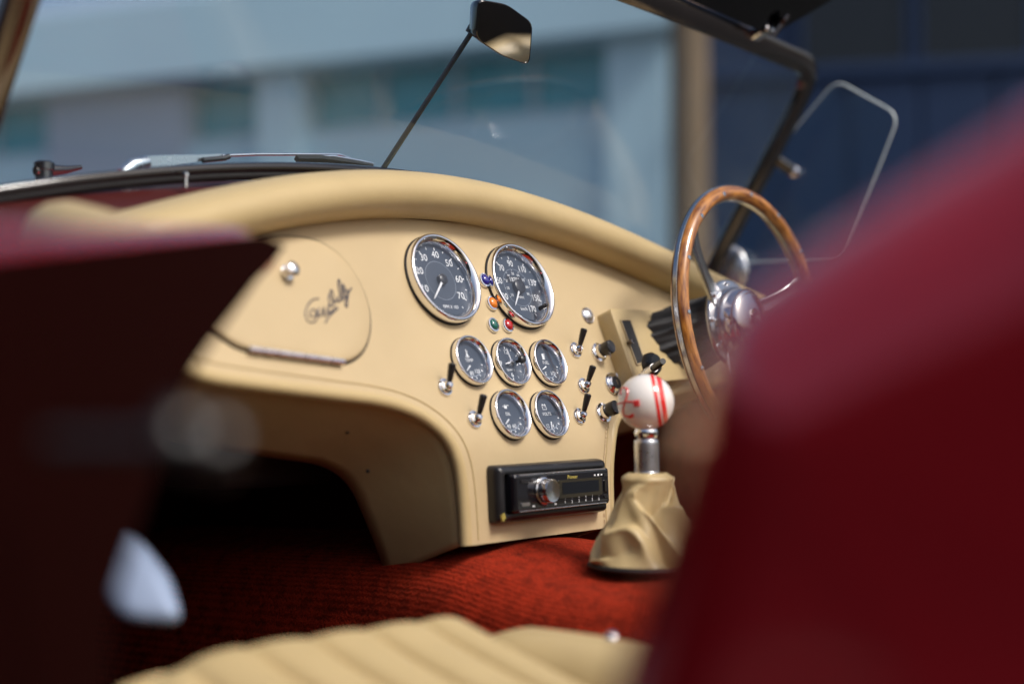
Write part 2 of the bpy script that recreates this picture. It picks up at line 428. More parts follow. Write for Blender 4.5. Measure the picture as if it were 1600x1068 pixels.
# stitching down the right edge of the centre stack
st = MB(); q = seam(Rb, 1); q = [p for p in q if p.z < H-.03]
L = 0
for a, b in zip(q[:-1], q[1:]):
    n = max(1, int((b-a).length/.0042))
    for k in range(n):
        c = a.lerp(b, (k+.15)/n)+Vector((-.004, -.0008, 0)); d = a.lerp(b, (k+.8)/n)+Vector((-.004, -.0008, 0)); st.tube([c, d], .0006, 5)
tag(st.build('stitching', 'thread', car), None, kind='stuff')
# return panel below: runs forward from the rolled edge
RL = [at_y(*p, .125) for p in ((150, 640), (270, 688), (360, 701), (440, 712), (500, 722), (535, 740), (558, 768), (578, 812), (596, 855), (612, 897))]
RLc = cr(RL, 8)
def resample(P, n):
    P = [Vector(p) for p in P]; d = [0]
    for a, b in zip(P[:-1], P[1:]): d.append(d[-1]+(b-a).length)
    xs = np.linspace(0, d[-1], n)
    return [Vector([float(np.interp(x, d, [p[i] for p in P])) for i in range(3)]) for x in xs]
A = resample(bdl[6:], 60); B = resample(RLc, 60)
def val(A, B, sg):
    rows = []
    for k in range(9):
        t = k/8; rows.append([Vector((sg*(a.x*(1-t)+b.x*t), a.y*(1-t)+b.y*t+.004, a.z*(1-t)+b.z*t)) for a, b in zip(A, B)])
    o = MB().loft(rows).build('lower_return', 'leather2', car, None, 60)
    md = o.modifiers.new('thick', 'SOLIDIFY'); md.thickness = .003
    return o
val(A, B, 1)
val([Vector((a.x if a.x > -.2 else -.2+(a.x+.2)*1.08, a.y, a.z)) for a in A], B, -1)
# two small upholstery pins
for p in ((543, 674), (575, 735)):
    q = at_y(*p, .075); MB().lathe([(.0022, 0), (.002, .0012), (0, .0018)], 10).build('trim_pin', 'rubber', car, frame_n(q, Vector((-.5, -.6, -.3))))

# padded roll along the top
def padrow(x, e=1.0):
    zt = H+ztop(x); hh = .0265*e; hd = .050*e; cy = prof(zt-.03)+.005
    return [Vector((x, cy+hd*math.copysign(abs(cos(a))**.85, cos(a)), zt-hh+hh*math.copysign(abs(sin(a))**.9, sin(a)))) for a in [2*pi*k/28 for k in range(28)]]
xs = np.linspace(-.515, .605, 70); rows = []
for i, x in enumerate(xs):
    e = min(1, .55+.45*min(1, min(i, len(xs)-1-i)/2.0)**.5); rows.append(padrow(float(x), e))
pad = MB().loft(rows, True, True).build('dash_pad', 'leather2', car, None, 60)
for sg, x0 in ((-1, -.53), (1, .62)):
    ax = abs(x0); zz = ztop(x0)
    pts = cr([V3(sg*ax, .10, zz-.022), V3(sg*(ax+.045), .03, zz-.022), V3(sg*(ax+.075), -.07, zz-.040), V3(sg*(ax+.10), -.19, zz-.070)], 8)
    MB().tube(pts, [.028]+[.032]*(len(pts)-2)+[.024], 16).build('side_pad', 'leather2', car)

# ------------------------------------------------------------------ glovebox lid
gp = [(455, 371), (500, 381), (536, 408), (562, 448), (575, 490), (574, 525), (562, 552), (535, 567), (490, 563), (440, 556), (384, 547), (352, 532), (318, 505), (300, 470), (310, 428), (345, 395), (400, 375)]
loop = cr([on_panel(*p) for p in gp], 6, True)
cen = sum(loop, Vector())/len(loop)
def nrm(z): return Vector((0, -1, slope(z))).normalized()
rows = []
for f, l in ((1.0, -.004), (1.0, .0025), (.985, .0042), (.955, .005), (.8, .0053), (.5, .0055), (.25, .0055), (.02, .0055)):
    r_ = []
    for p in loop:
        q = cen+(p-cen)*f; z = q.z; q = Vector((q.x, prof(z), z))+nrm(z)*l; r_.append(q)
    rows.append(r_)
lid = MB().loft(rows, True, True).build('glovebox_lid', 'leather', car, None, 50)
tag(lid, 'D-shaped cream glovebox lid with a dark handwritten signature')
gap = [Vector((q.x, prof(q.z), q.z))+nrm(q.z)*.0006 for q in [cen+(p-cen)*1.008 for p in loop]]
MB().tube(gap, .0016, 6, closed=True).build('shut_line', 'rubber', lid)
h0, h1 = on_panel(384, 548), on_panel(533, 568)
hg = MB(); HN = 7
for k in range(HN):
    a = h0.lerp(h1, k/HN+.004); b = h0.lerp(h1, (k+1)/HN-.004)
    a = Vector((a.x, prof(a.z), a.z))+nrm(a.z)*.004; b = Vector((b.x, prof(b.z), b.z))+nrm(b.z)*.004
    hg.tube([a, b], .0033, 8)
hg.build('hinge', 'satin', lid)
kb = on_panel(441, 430)
MB().lathe([(.006, .004), (.0075, .006), (.0075, .008), (.004, .009), (.004, .012), (.0070, .014), (.0074, .017), (.005, .019), (0, .0195)], 24).build('lock_button', 'chrome', lid, panel_frame(441, 430))
# signature strokes (picture points laid on the lid)
SIG = [[(492, 470), (482, 472), (474, 482), (471, 495), (475, 505), (484, 507), (489, 499), (486, 487), (480, 489), (478, 497), (484, 498), (490, 491), (493, 484), (491, 494), (494, 498), (498, 490), (500, 483), (500, 495), (503, 497), (506, 487), (508, 478), (507, 490), (510, 494), (513, 487)],
       [(509, 462), (507, 470), (512, 482), (515, 478), (514, 462), (511, 456), (510, 465), (515, 476), (519, 473), (522, 466), (521, 474), (525, 474), (528, 462), (524, 440), (522, 448), (527, 470), (530, 470), (533, 457), (530, 447), (530, 457), (535, 470), (538, 466), (536, 455), (537, 470), (536, 483), (533, 478), (536, 466), (543, 453)],
       [(502, 508), (508, 498), (515, 491), (522, 485)], [(508, 494), (514, 488), (520, 482)]]
sg = MB()
for stx in SIG:
    pts = []
    for p in cr([Vector((a, b, 0)) for a, b in stx], 4):
        q = on_panel(p.x, p.y); pts.append(Vector((q.x, prof(q.z), q.z))+nrm(q.z)*.0056)
    sg.tube(pts, .0008, 5)
sg.build('signature', 'ink', lid)

# ------------------------------------------------------------------ gauges
def bez(Rr, big):
    d = .0078 if big else .0050
    return [(Rr*.985, -.006), (Rr*1.0, -.003), (Rr*1.0, d*.72), (Rr*.985, d*.93), (Rr*.955, d), (Rr*.925, d*.95), (Rr*(.83 if big else .80), d*.25), (Rr*(.825 if big else .79), -.004)]
def gauge(px, py, Rr, label, big=False):
    Mx = panel_frame(px-(6 if big else 4.5), py+(1 if big else .5), .0045)
    ri = Rr*(.825 if big else .79)
    g = MB().lathe(bez(Rr, big), 72, caps=False).build('gauge', 'chrome', car, Mx, 50); tag(g, label)
    MB().lathe([(Rr*.99, -.0060), (Rr*1.02, -.0060), (Rr*1.02, -.0025), (Rr*1.0005, -.0030)], 56, caps=False).build('gasket', 'rubber', g)
    MB().lathe([(ri, -.004), (ri*.6, -.004), (.0, -.004)], 56, caps=False).build('dial', 'dial', g)
    zg = .0036 if big else .0028
    MB().lathe([(Rr*(.835 if big else .805), zg), (ri*.6, zg+.0009), (0, zg+.0011)], 56, caps=False).build('cover_glass', 'lens', g)
    return g, ri
ZD = -.0036
def tick(mb, a, r0, r1, wd):
    c, s_ = cos(a), sin(a)
    mb.add([(r0*c-wd*s_, r0*s_+wd*c, ZD), (r0*c+wd*s_, r0*s_-wd*c, ZD), (r1*c+wd*s_, r1*s_-wd*c, ZD), (r1*c-wd*s_, r1*s_+wd*c, ZD)], [(0, 1, 2, 3)])
def ringm(mb, r, wd, a0=0, a1=2*pi, n=64, z=ZD):
    vs = []
    for k in range(n+1):
        a = a0+(a1-a0)*k/n; vs += [((r-wd)*cos(a), (r-wd)*sin(a), z), ((r+wd)*cos(a), (r+wd)*sin(a), z)]
    mb.add(vs, [(2*k, 2*k+1, 2*k+3, 2*k+2) for k in range(n)])
def needle(g, a, r0, r1, w0, w1, hub, z=.0005, m='white', cx=0, cy=0):
    c, s_ = cos(a), sin(a); mb = MB()
    P = [(r0, w0), (r1*.92, w1), (r1, 0), (r1*.92, -w1), (r0, -w0)]
    poly = [(cx+r*c-t*s_, cy+r*s_+t*c) for r, t in P]
    mb.prism(poly, z-.0004, z+.0004); mb.build('needle', m, g, None, 0)
    if hub: MB().lathe([(hub, -.0035), (hub, z+.0006), (hub*.8, z+.0016), (0, z+.0018)], 28, T=Matrix.Translation((cx, cy, 0))).build('needle_hub', 'black', g)
RB = .0512
g, ri = gauge(693.5, 437.5, RB, 'large rev counter at the left, numbered to 70', True)
mb = MB()
for n in range(1, 8):
    a = R(240-39*n)
    tick(mb, a, RB*.70, RB*.77, .0006); text_mesh(str(n*10) if n else '0', .0115, RB*.60*cos(a), RB*.60*sin(a), ZD, mb)
    if n < 8: tick(mb, R(240-39*(n+.5)), RB*.72, RB*.77, .0005)
text_mesh('RPM X 100', .0052, .004, -RB*.60, ZD, mb); text_mesh('RPM', .005, 0, RB*.25, ZD, mb)
mb.build('numerals', 'white', g, None, 0)
mb = MB(); ringm(mb, RB*.44, .00022); mb.build('ring', 'ring', g, None, 0)
MB().lathe([(RB*.435, ZD+.0001), (0, ZD+.0001)], 56, caps=False).build('dial_centre', 'dial_in', g, None, 0)
needle(g, R(226), .004, RB*.66, .0013, .0006, RB*.12)
g, ri = gauge(814, 448.5, RB, 'large speedometer at the right, numbered to 170', True)
mb = MB()
for v in range(30, 180, 10):
    a = R(15-(v-130)/20*38)
    if v % 20 == 10:
        tick(mb, a, RB*.69, RB*.77, .0006)
        if v < 180: text_mesh(str(v), .0112, RB*.585*cos(a), RB*.585*sin(a), ZD, mb, sx=.85)
    else: tick(mb, a, RB*.73, RB*.77, .0004)
for k in range(9):
    a = R(215-30*k); text_mesh(str(10+k*10), .0048, RB*.34*cos(a), RB*.34*sin(a), ZD, mb); tick(mb, a, RB*.41, RB*.44, .0003)
text_mesh('18701', .0075, -RB*.03, RB*.19, ZD+.0002, mb); text_mesh('km/h', .006, 0, -RB*.52, ZD, mb); text_mesh('MPH', .0052, RB*.02, -RB*.24, ZD, mb)
mb.build('numerals', 'white', g, None, 0)
mb = MB(); ringm(mb, RB*.45, .0002); mb.build('ring', 'ring', g, None, 0)
MB().box((-RB*.03, RB*.19, ZD+.00005), (.026, .0085, .0001)).build('odometer', 'black', g, None, 0)
needle(g, R(232), .004, RB*.62, .0012, .0005, RB*.17)
MB().lathe([(.0026, .004), (.0026, .014), (.0018, .0155), (0, .0158)], 16, T=Matrix.Translation((RB*.36, -RB*.56, 0))).build('trip_reset', 'black', g)

RS = .0276
def small(px, py, label): return gauge(px, py, RS, label)
def icon(mb, kind, x, y, s):
    B = lambda a, b, w, h: mb.add([(x+(a-w/2)*s, y+(b-h/2)*s, ZD), (x+(a+w/2)*s, y+(b-h/2)*s, ZD), (x+(a+w/2)*s, y+(b+h/2)*s, ZD), (x+(a-w/2)*s, y+(b+h/2)*s, ZD)], [(0, 1, 2, 3)])
    if kind == 'temp':
        B(0, .25, .18, 1.0); B(.2, .45, .35, .1); B(.2, .2, .35, .1); ring_pts = 10
        mb.add([(x+.28*s*cos(2*pi*k/12), y+(-.3+.28*sin(2*pi*k/12))*s, ZD) for k in range(12)], [tuple(range(12))])
        B(0, -.62, 1.1, .1); B(0, -.8, .8, .1)
    if kind == 'fuel':
        B(-.1, -.1, .6, 1.1); B(-.1, -.68, .85, .12); B(.38, .0, .1, .9); B(.28, .42, .28, .1)
    if kind == 'oil':
        mb.add([(x-.45*s, y+.15*s, ZD), (x-.3*s, y-.35*s, ZD), (x+.35*s, y-.35*s, ZD), (x+.5*s, y+.2*s, ZD)], [(0, 1, 2, 3)])
        B(.72, .25, .55, .12); B(0, .38, .35, .1); B(0, .28, .1, .25); B(-.62, .12, .35, .12)
    if kind == 'volt':
        B(0, .38, 1.2, .1); B(0, -.5, 1.2, .1); B(-.57, -.06, .1, .9); B(.57, -.06, .1, .9); B(-.32, .52, .26, .2); B(.32, .52, .26, .2); B(-.28, .08, .28, .08); B(.28, .08, .28, .08); B(.28, .08, .08, .28)
def stdgauge(px, py, label, kind, word, nums, na):
    g, ri = small(px, py, label); mb = MB()
    icon(mb, kind, -.001, RS*.36, .0058); text_mesh(word, .0052, .0, RS*.06, ZD, mb)
    for t, a in nums:
        a = R(a); text_mesh(t, .0062, RS*.48*cos(a), RS*.48*sin(a), ZD, mb)
    for k in range(7):
        a = R(215+18*k*1.25); tick(mb, a, RS*.63, RS*.72, .0005)
    mb.build('numerals', 'white', g, None, 0)
    needle(g, R(na), RS*.28, RS*.62, .0008, .0004, 0, cx=0, cy=-RS*.05)
    mb2 = MB(); ringm(mb2, RS*.60, .0004, R(250), R(320), 16); mb2.build('scale_arc', 'ring', g, None, 0)
    return g
stdgauge(737.5, 565, 'small temperature gauge marked TEMP, left of the clock', 'temp', 'TEMP', [('80', 262), ('120', 305)], 218)
stdgauge(857, 568.5, 'small fuel gauge marked FUEL with a pump symbol', 'fuel', 'FUEL', [('E', 245), ('1/2', 300)], 205)
stdgauge(798, 648.5, 'small oil pressure gauge with an oil can symbol', 'oil', 'OIL', [('40', 250), ('60', 290)], 215)
stdgauge(858.5, 648.5, 'small voltmeter marked VOLTS with a battery symbol', 'volt', 'VOLTS', [('12', 250), ('14', 285)], 255)
g, ri = small(799, 567.5, 'small clock with white hands and a black setting knob'); mb = MB()
for n in range(12):
    a = R(90-30*n); tick(mb, a, RS*.62, RS*.72, .0006 if n % 3 == 0 else .0003)
    if n % 3 == 0: text_mesh(str(n or 12), .0075, RS*.49*cos(a), RS*.49*sin(a), ZD, mb)
text_mesh('QUARTZ', .0034, 0, -RS*.27, ZD, mb)
mb.build('numerals', 'white', g, None, 0)
needle(g, R(98), 0, RS*.60, .0007, .0004, 0); needle(g, R(190), 0, RS*.42, .0010, .0005, 0, z=.0003)
MB().lathe([(.0035, -.003), (.0035, .001), (0, .0014)], 20).build('hand_boss', 'satin', g)
MB().lathe([(.0018, .002), (.0018, .0075), (.0042, .008), (.0042, .0125), (.003, .0135), (0, .0137)], 20, T=Matrix.Translation((.0065, -.0005, 0))).build('setting_knob', 'black', g)

# ------------------------------------------------------------------ warning lights, switches, knobs
for px, py, m, t in ((755, 438.5, 'blue', 'blue'), (767, 474.5, 'amber', 'amber'), (768.5, 508.5, 'green', 'green'), (791.5, 509, 'redl', 'red')):
    o = MB().lathe([(.0086, -.001), (.0088, .0022), (.0082, .0036), (.0066, .0038), (.006, .002)], 32, caps=False).build('warning_light', 'chrome', car, panel_frame(px, py))
    tag(o, t+' warning light in a small chrome ring')
    MB().lathe([(.0063, .001), (.0061, .0034), (.005, .0052), (.003, .0063), (0, .0067)], 24, caps=False).build('lens', m, o)
def toggle(px, py, tpx, tpy, label):
    Mx = panel_frame(px, py)
    o = MB().lathe([(.0098, -.001), (.0100, .0012), (.0092, .0026), (.0076, .0028), (.0074, .0046), (.0062, .0054), (.0052, .0060), (.0046, .0085), (.003, .0105), (0, .011)], 28).build('toggle_switch', 'chrome', car, Mx)
    tag(o, label)
    tip = CAM+ray(tpx, tpy)*((Mx.translation-CAM).dot(FWD)-.008)
    b = Vector((0, 0, .007)); t = Mx.inverted() @ tip; d = (t-b)
    Ln = d.length; T = frame_n(b, d, Vector((1, 0, 0)))
    mb = MB(); mb.lathe([(.0019, 0), (.0022, Ln*.16), (.0029, Ln*.22), (.0036, Ln*.55), (.0041, Ln*.88), (.0040, Ln*.96), (.0028, Ln), (0, Ln*1.005)], 16, T=T)
    mb.build('lever', 'black', o)
toggle(694, 605, 707, 567, 'toggle switch left of the temperature gauge')
toggle(740, 655, 756, 616, 'toggle switch left of the oil gauge')
toggle(898, 547, 913, 513, 'topmost toggle switch right of the gauges')
toggle(910.5, 603, 927, 571, 'middle toggle switch right of the gauges')
toggle(904, 650, 919, 615, 'lowest toggle switch right of the gauges')
o = MB().lathe([(.0105, -.001), (.0108, .001), (.0095, .0025), (.0085, .0022), (.006, .0045), (.003, .0056), (0, .006)], 32).build('push_button', 'satin', car, panel_frame(918, 493)); tag(o, 'round satin metal push button')
o = MB().lathe([(.0078, -.001), (.0080, .0022), (.0072, .0034), (.0058, .0034), (.0054, .002)], 28, caps=False).build('warning_light', 'satin', car, panel_frame(946, 504)); tag(o, 'pale purple warning light beside the push button')
MB().lathe([(.0056, .001), (.005, .0035), (.003, .0047), (0, .005)], 20, caps=False).build('lens', 'purple', o)
def bknob(px, py, label):
    o = MB().lathe([(.0125, -.001), (.0128, .001), (.0118, .003), (.0090, .0035), (.0085, .008), (.0, .0085)], 36).build('pull_knob', 'chrome', car, panel_frame(px, py)); tag(o, label)
    mb = MB(); pr = [(.0066, .006), (.0072, .009), (.0082, .0105), (.0084, .020), (.0078, .0215), (.006, .0210), (0, .0205)]
    n = 40; vs = []; fs = []
    for r, z in pr:
        for i in range(n):
            rr = r*(1-(.035 if i % 2 and .0105 <= z <= .020 else 0)); vs.append((rr*cos(2*pi*i/n), rr*sin(2*pi*i/n), z))
    for k in range(len(pr)-1):
        for i in range(n): fs.append((k*n+i, k*n+(i+1) % n, (k+1)*n+(i+1) % n, (k+1)*n+i))
    mb.add(vs, fs); mb.build('knob', 'black', o)
bknob(934, 551, 'upper black knob on a chrome base'); bknob(941, 645, 'lower black knob on a chrome base')
o = MB().lathe([(.0150, -.001), (.0153, .001), (.0140, .0025), (.0075, .003), (.0070, .0065), (.0045, .0085), (.0042, .010), (0, .010)], 36).build('pull_switch', 'satin', car, panel_frame(959, 547)); tag(o, 'metal disc with a thin rod standing out of it')
MB().lathe([(.0022, .009), (.0022, .026), (.003, .0265), (.003, .030), (0, .0305)], 14).build('rod', 'bronze', o)
o = MB().lathe([(.0142, -.001), (.0145, .002), (.0130, .004), (.0112, .0035), (.0105, .0045), (.0085, .0062), (.0, .0062)], 36).build('ignition_lock', 'chrome', car, panel_frame(957, 600)); tag(o, 'chrome ignition lock')
MB().lathe([(.0078, .0060), (.0078, .0068), (0, .0070)], 28).build('barrel', 'black', o, None)
MB().box((0, 0, .0073), (.0014, .006, .0006)).build('keyhole', 'chrome', o, None, 0)
o = MB().lathe([(.0145, -.001), (.0148, .001), (.0135, .0025), (.007, .003), (.0068, .006), (0, .0065)], 32).build('pull_switch', 'satin', car, panel_frame(974, 588)); tag(o, 'metal disc half hidden behind the gear knob')

# ------------------------------------------------------------------ radio
pc_ = on_panel(851, 764); U = Vector((1, 0, 0)); RV = Vector((0, .05, 1))
RM = frame(pc_+Vector((0, -.001, 0)), U, RV)
mb = MB(); W_, H_ = .190, .0605
rows = []
for f, z in ((0, -.012), (0, .004), (.0012, .010), (.003, .0135), (.007, .0155), (.009, .0150), (.0095, .008)):
    rows.append([(x, y, z) for x, y in rrect(W_-2*f, H_-2*f, .0055-min(f, .004)*.6)])
mb.loft(rows, True, True)
rad = mb.build('radio', 'black', car, RM, 50); tag(rad, 'black car radio set low in the centre of the dashboard')
fp = MB(); rows = []
for f, z in ((0, .004), (0, .019), (.0012, .0215), (.0032, .0225), (.0045, .0222)):
    rows.append([(x+.0045, y, z) for x, y in rrect(.166-2*f, .0405-2*f, .003-min(f, .002)*.5)])
fp.loft(rows, True, True); fp.build('faceplate', 'gloss', rad, None, 50)
for v in (.0188, -.0188): MB().box((.0045, v, .0222), (.152, .0011, .0012)).build('trim_strip', 'satin', rad, None, 0, bevel=.0003)
MB().prism([(x+.0335, y+.0005) for x, y in rrect(.078, .0195, .0015)], .0222, .0230).build('screen', 'screen', rad, None, 30)
MB().prism([(x+.0335, y+.0012) for x, y in rrect(.066, .0125, .001)], .0230, .0233).build('display', 'dkwin', rad, None, 30)
MB().lathe([(.0152, .021), (.0155, .0225), (.0142, .0235), (.0128, .024), (.0124, .0335), (.0118, .0345), (.0105, .0342), (0, .0338)], 48, T=Matrix.Translation((-.030, .0005, 0))).build('volume_knob', 'alu', rad, None, 50)
MB().lathe([(.0160, .0195), (.0162, .0228), (.0152, .0236), (.0150, .0215)], 48, T=Matrix.Translation((-.030, .0005, 0)), caps=False).build('knob_ring', 'gloss', rad, None, 50)
for v in (.0125, -.0118): MB().prism([(x-.062, y+v) for x, y in rrect(.013, .0036, .0012)], .0222, .0232).build('button', 'satin' if v < 0 else 'black', rad, None, 30)
for v in (.0125, -.0115): MB().prism([(x+.080, y+v) for x, y in rrect(.008, .004, .0012)], .0222, .0232).build('button', 'black', rad, None, 30)
MB().prism([(x+.0795, y) for x, y in rrect(.0055, .0125, .001)], .0222, .0236).build('socket_cover', 'bronze', rad, None, 30)
mb = MB(); text_mesh('Pioneer', .0058, .020, .0128, .0226, mb)
mb.build('brand_lettering', 'gold', rad, None, 0)
mb = MB()
for k in range(6): text_mesh(str(k+1), .0046, .005+.0122*k, -.0138, .0228, mb)
for k, t in enumerate(('-', '-', '=', 'II', '/', '-')): text_mesh(t, .0034, .005+.0122*k, -.0098, .0231, mb)
for x in (-.049, -.030, -.012): mb.box((x, -.0145, .0227), (.0036, .0016, .0002))
for k, x in enumerate((.060, .0665, .0725)): mb.box((x, .0128, .0227), (.0030, .0016+.0006*(k == 1), .0002))
mb.build('button_lettering', 'white', rad, None, 0)
mb = MB()
for a, b, l in ((-.0915, -.0225, .004), (-.0895, -.0205, .003), (-.0905, -.0255, .0035), (-.0882, -.0235, .003)): mb.box((a, b, .0142), (.0012, l, .004))
mb.build('gold_mark', 'gold', rad, None, 0)

# ------------------------------------------------------------------ column plate, gaiter, stalk
PM = panel_frame(952, 481)
def pl(px, py):
    r = ray(px, py); n = Vector((PM[0][2], PM[1][2], PM[2][2])); o = PM.translation+n*.022
    q = PM.inverted() @ (CAM+r*((o-CAM).dot(n)/r.dot(n))); return (q.x, q.y)
outl = [pl(953, 481), pl(1060, 486), pl(1090, 590), pl(993, 600)]
outl = [(v.x, v.y) for v in rpoly([Vector((*p, 0)) for p in outl], .006, 4)]
slot = [pl(969, 500), pl(984, 500), pl(1007, 566), pl(994, 570)]
bm = bmesh.new()
cpl = MB(); cpl.prism(outl, -.002, .022)
cp = cpl.build('column_plate', 'leather2', car, PM, 40, bevel=.0015, seg=2); tag(cp, 'raised cream plate with a black slot round the steering column'); bm.free()
MB().prism(slot, .0225, .0232).build('slot', 'rubber', cp, None, 0)
fr = MB(); 
for i in range(4):
    a = Vector((*slot[i], .0232)); b = Vector((*slot[(i+1) % 4], .0232)); fr.tube([a, b], .0009, 6)
fr.build('slot_rim', 'leather', cp, None, 40)
Wc = at_d(1176, 499, 1.78); TILT = R(8)
WN = Vector((0, -cos(TILT), sin(TILT)))
WM = frame(Wc, Vector((1, 0, 0)), Vector((0, sin(TILT), cos(TILT))))
rows = []; nn = 120; gA = at_d(1046, 541, 1.80); gB = Wc - WN*.040
for k in range(17):
    t = k/16; c = gA.lerp(gB, t); ry = .047-.006*t; rx = .060-.018*t; r_ = []
    for i in range(nn):
        a = 2*pi*i/nn; f = 1+.045*sin(15*a+1.2*t)+.03*sin(26*a-2*t+.7)+.02*sin(9*t+3*a)
        r_.append(c+Vector((rx*f*cos(a), 0, ry*f*sin(a))))
    rows.append(r_)
MB().loft(rows, True, True).build('column_gaiter', 'rubber', car, None, 60)
a, b = at_d(1000, 590, 1.66), at_d(1036, 564, 1.60)
stk = MB().tube([a, a.lerp(b, .5), b], [.0042, .0046, .0036], 12).build('indicator_stalk', 'black', car); tag(stk, 'short black stalk ending in a grey cap behind the gear knob')
MB().tube([a.lerp(b, .22), a.lerp(b, .62)], [.0058, .0052], 14).build('collar', 'satin', stk)
cq = at_d(1013, 570, 1.68); MB().lathe([(.014, 0), (.0145, .006), (.011, .012), (.0, .013)], 24).build('stalk_boss', 'black', car, frame_n(cq, WN))

# ------------------------------------------------------------------ steering wheel
RW = .1612
def rim_uv(me, nu, nv):
    uv = me.uv_layers.new(name='uv')
    for p in me.polygons:
        for li, vi in zip(p.loop_indices, p.vertices):
            u = (vi//nv)/nu
            if p.index//nv == nu-1 and vi//nv == 0: u = 1.0
            uv.data[li].uv = (u*8, (vi % nv)/nv)
nu, nv = 120, 24; vs = []; fs = []
for i in range(nu):
    a = 2*pi*i/nu
    for j in range(nv):
        t = 2*pi*j/nv; rr = RW+.0094*cos(t); z = .0112*sin(t); vs.append((rr*cos(a), rr*sin(a), z))
for i in range(nu):
    for j in range(nv): fs.append((i*nv+j, ((i+1) % nu)*nv+j, ((i+1) % nu)*nv+(j+1) % nv, i*nv+(j+1) % nv))
me = bpy.data.meshes.new('steering_wheel'); me.from_pydata(vs, [], fs); rim_uv(me, nu, nv)
sw = link('steering_wheel', me, 'wood', car, WM, 60); tag(sw, 'wood-rimmed steering wheel with three polished spokes')
for nm, r0, r1 in (('outer_band', RW+.0080, RW+.0102), ('inner_band', RW-.0080, RW-.0102)):
    MB().lathe([(r0, -.0034), (r1, -.0030), (r1, .0022), (r0, .0026)], 120, caps=False).build(nm, 'alu', sw, None, 50)
    for zz in (-.0039, .0031):
        MB().lathe([(r1*.9985 if r1 > RW else r1*1.0015, zz-.0005), (r1*.9992 if r1 > RW else r1*1.0008, zz), (r1*.9985 if r1 > RW else r1*1.0015, zz+.0005)], 120, caps=False).build('groove', 'rubber', sw, None, 50)
for k in range(15):
    a = 2*pi*k/15+.2
    MB().lathe([(.0030, .0), (.0028, .0008), (0, .0012)], 14, T=Matrix.Translation((RW*cos(a)*1.0, RW*sin(a), .0108))).build('rivet', 'alu', sw)
ZH = -.034
for ang in (137, 257, 17):
    a = R(ang); rows = []
    for k in range(13):
        t = k/12; r = .042+(RW-.006-.042)*t; wd = .0155-.006*sin(pi*min(1, t*1.05))+.006*max(0, t-.8)*5*.6; z = ZH+.004+(.026)*(t**1.6)
        rows.append([(r*cos(a)-s_*sin(a), r*sin(a)+s_*cos(a), z+dz) for s_, dz in ((-wd, 0), (-wd, .0030), (-wd*.78, .0045), (-wd*.5, .0026), (wd*.5, .0026), (wd*.78, .0045), (wd, .0030), (wd, 0))])
    MB().loft(rows, True, True).build('spoke', 'alu', sw, None, 50)
MB().lathe([(.030, -.05), (.050, ZH-.004), (.0555, ZH), (.0565, ZH+.004), (.055, ZH+.0065), (.0455, ZH+.0075), (.0440, ZH+.015), (.042, ZH+.0175), (.0, ZH+.018)], 72).build('hub', 'alu', sw, None, 50)
for k in range(9):
    a = 2*pi*k/9+.3
    MB().lathe([(.0034, 0), (.0034, .0016), (.0024, .0032), (0, .0036)], 16, T=Matrix.Translation((.0505*cos(a), .0505*sin(a), ZH+.0068))).build('bolt', 'chrome', sw)
hb = MB().lathe([(.0400, ZH+.017), (.0395, ZH+.030), (.0370, ZH+.034), (.034, ZH+.0355), (.0325, ZH+.0345), (.030, ZH+.036), (.016, ZH+.0385), (0, ZH+.039)], 64).build('horn_button', 'chrome', sw, None, 50)
MB().lathe([(.0135, ZH+.0375), (.0135, ZH+.0395), (.0122, ZH+.0402), (.0115, ZH+.0396), (0, ZH+.0396)], 40, T=Matrix.Rotation(0, 4, 'Z')).build('badge', 'chrome', sw, None, 50)
# a winding emblem on the badge
mb = MB(); mb.tube([Vector((x*.0082, y*.0082, ZH+.0401)) for x, y in [(v.x, v.y) for v in cr([Vector(p) for p in ((-.5, -.8, 0), (.3, -.7, 0), (.45, -.3, 0), (-.2, 0, 0), (-.35, .4, 0), (.1, .75, 0), (.5, .5, 0))], 6)]], .0014, 8)
mb.build('emblem', 'bronze', sw)

# ------------------------------------------------------------------ gear lever
KC = at_d(1009, 628, 1.45); KR = .0289
ax = Vector((.02, .03, 1)).normalized()
GM = frame_n(KC, ax, Vector((0, 1, 0)))
# knob with two red stripes: sphere cut by planes square to the stripe axis
sph = MB(); nphi, nth = 48, 64
stripe_axis = (RGT*.80 + FWD*-.06 + Vector((0, 0, .13))).normalized()
ST = frame_n(KC, stripe_axis)
def band(z0, z1, rr, m, name, par):
    mb = MB(); P = []
    for k in range(13):
        z = z0+(z1-z0)*k/12; P.append((math.sqrt(max(0, rr*rr-z*z*KR*KR)), z*KR))
    mb.lathe(P, 64, caps=False); o = mb.build(name, m, None, ST, 60)
    return o
P = []
for k in range(49):
    t = -pi/2+pi*k/48; P.append((KR*cos(t), KR*sin(t)))
kn = MB().lathe(P, 64, caps=False).build('gear_lever', 'knob', car, ST, 60); tag(kn, 'gear lever with a white ball knob carrying a red emblem and two red stripes')
for z0, z1 in ((.30, .43), (.49, .66)):
    o = band(z0, z1, KR*1.006, 'knobred', 'stripe', kn); o.matrix_world = ST; o.parent = kn; o.matrix_parent_inverse = ST.inverted()
def sub(o, par):                               # parent keeping its place
    bpy.context.view_layer.update()
    o.parent = par; o.matrix_parent_inverse = par.matrix_world.inverted()
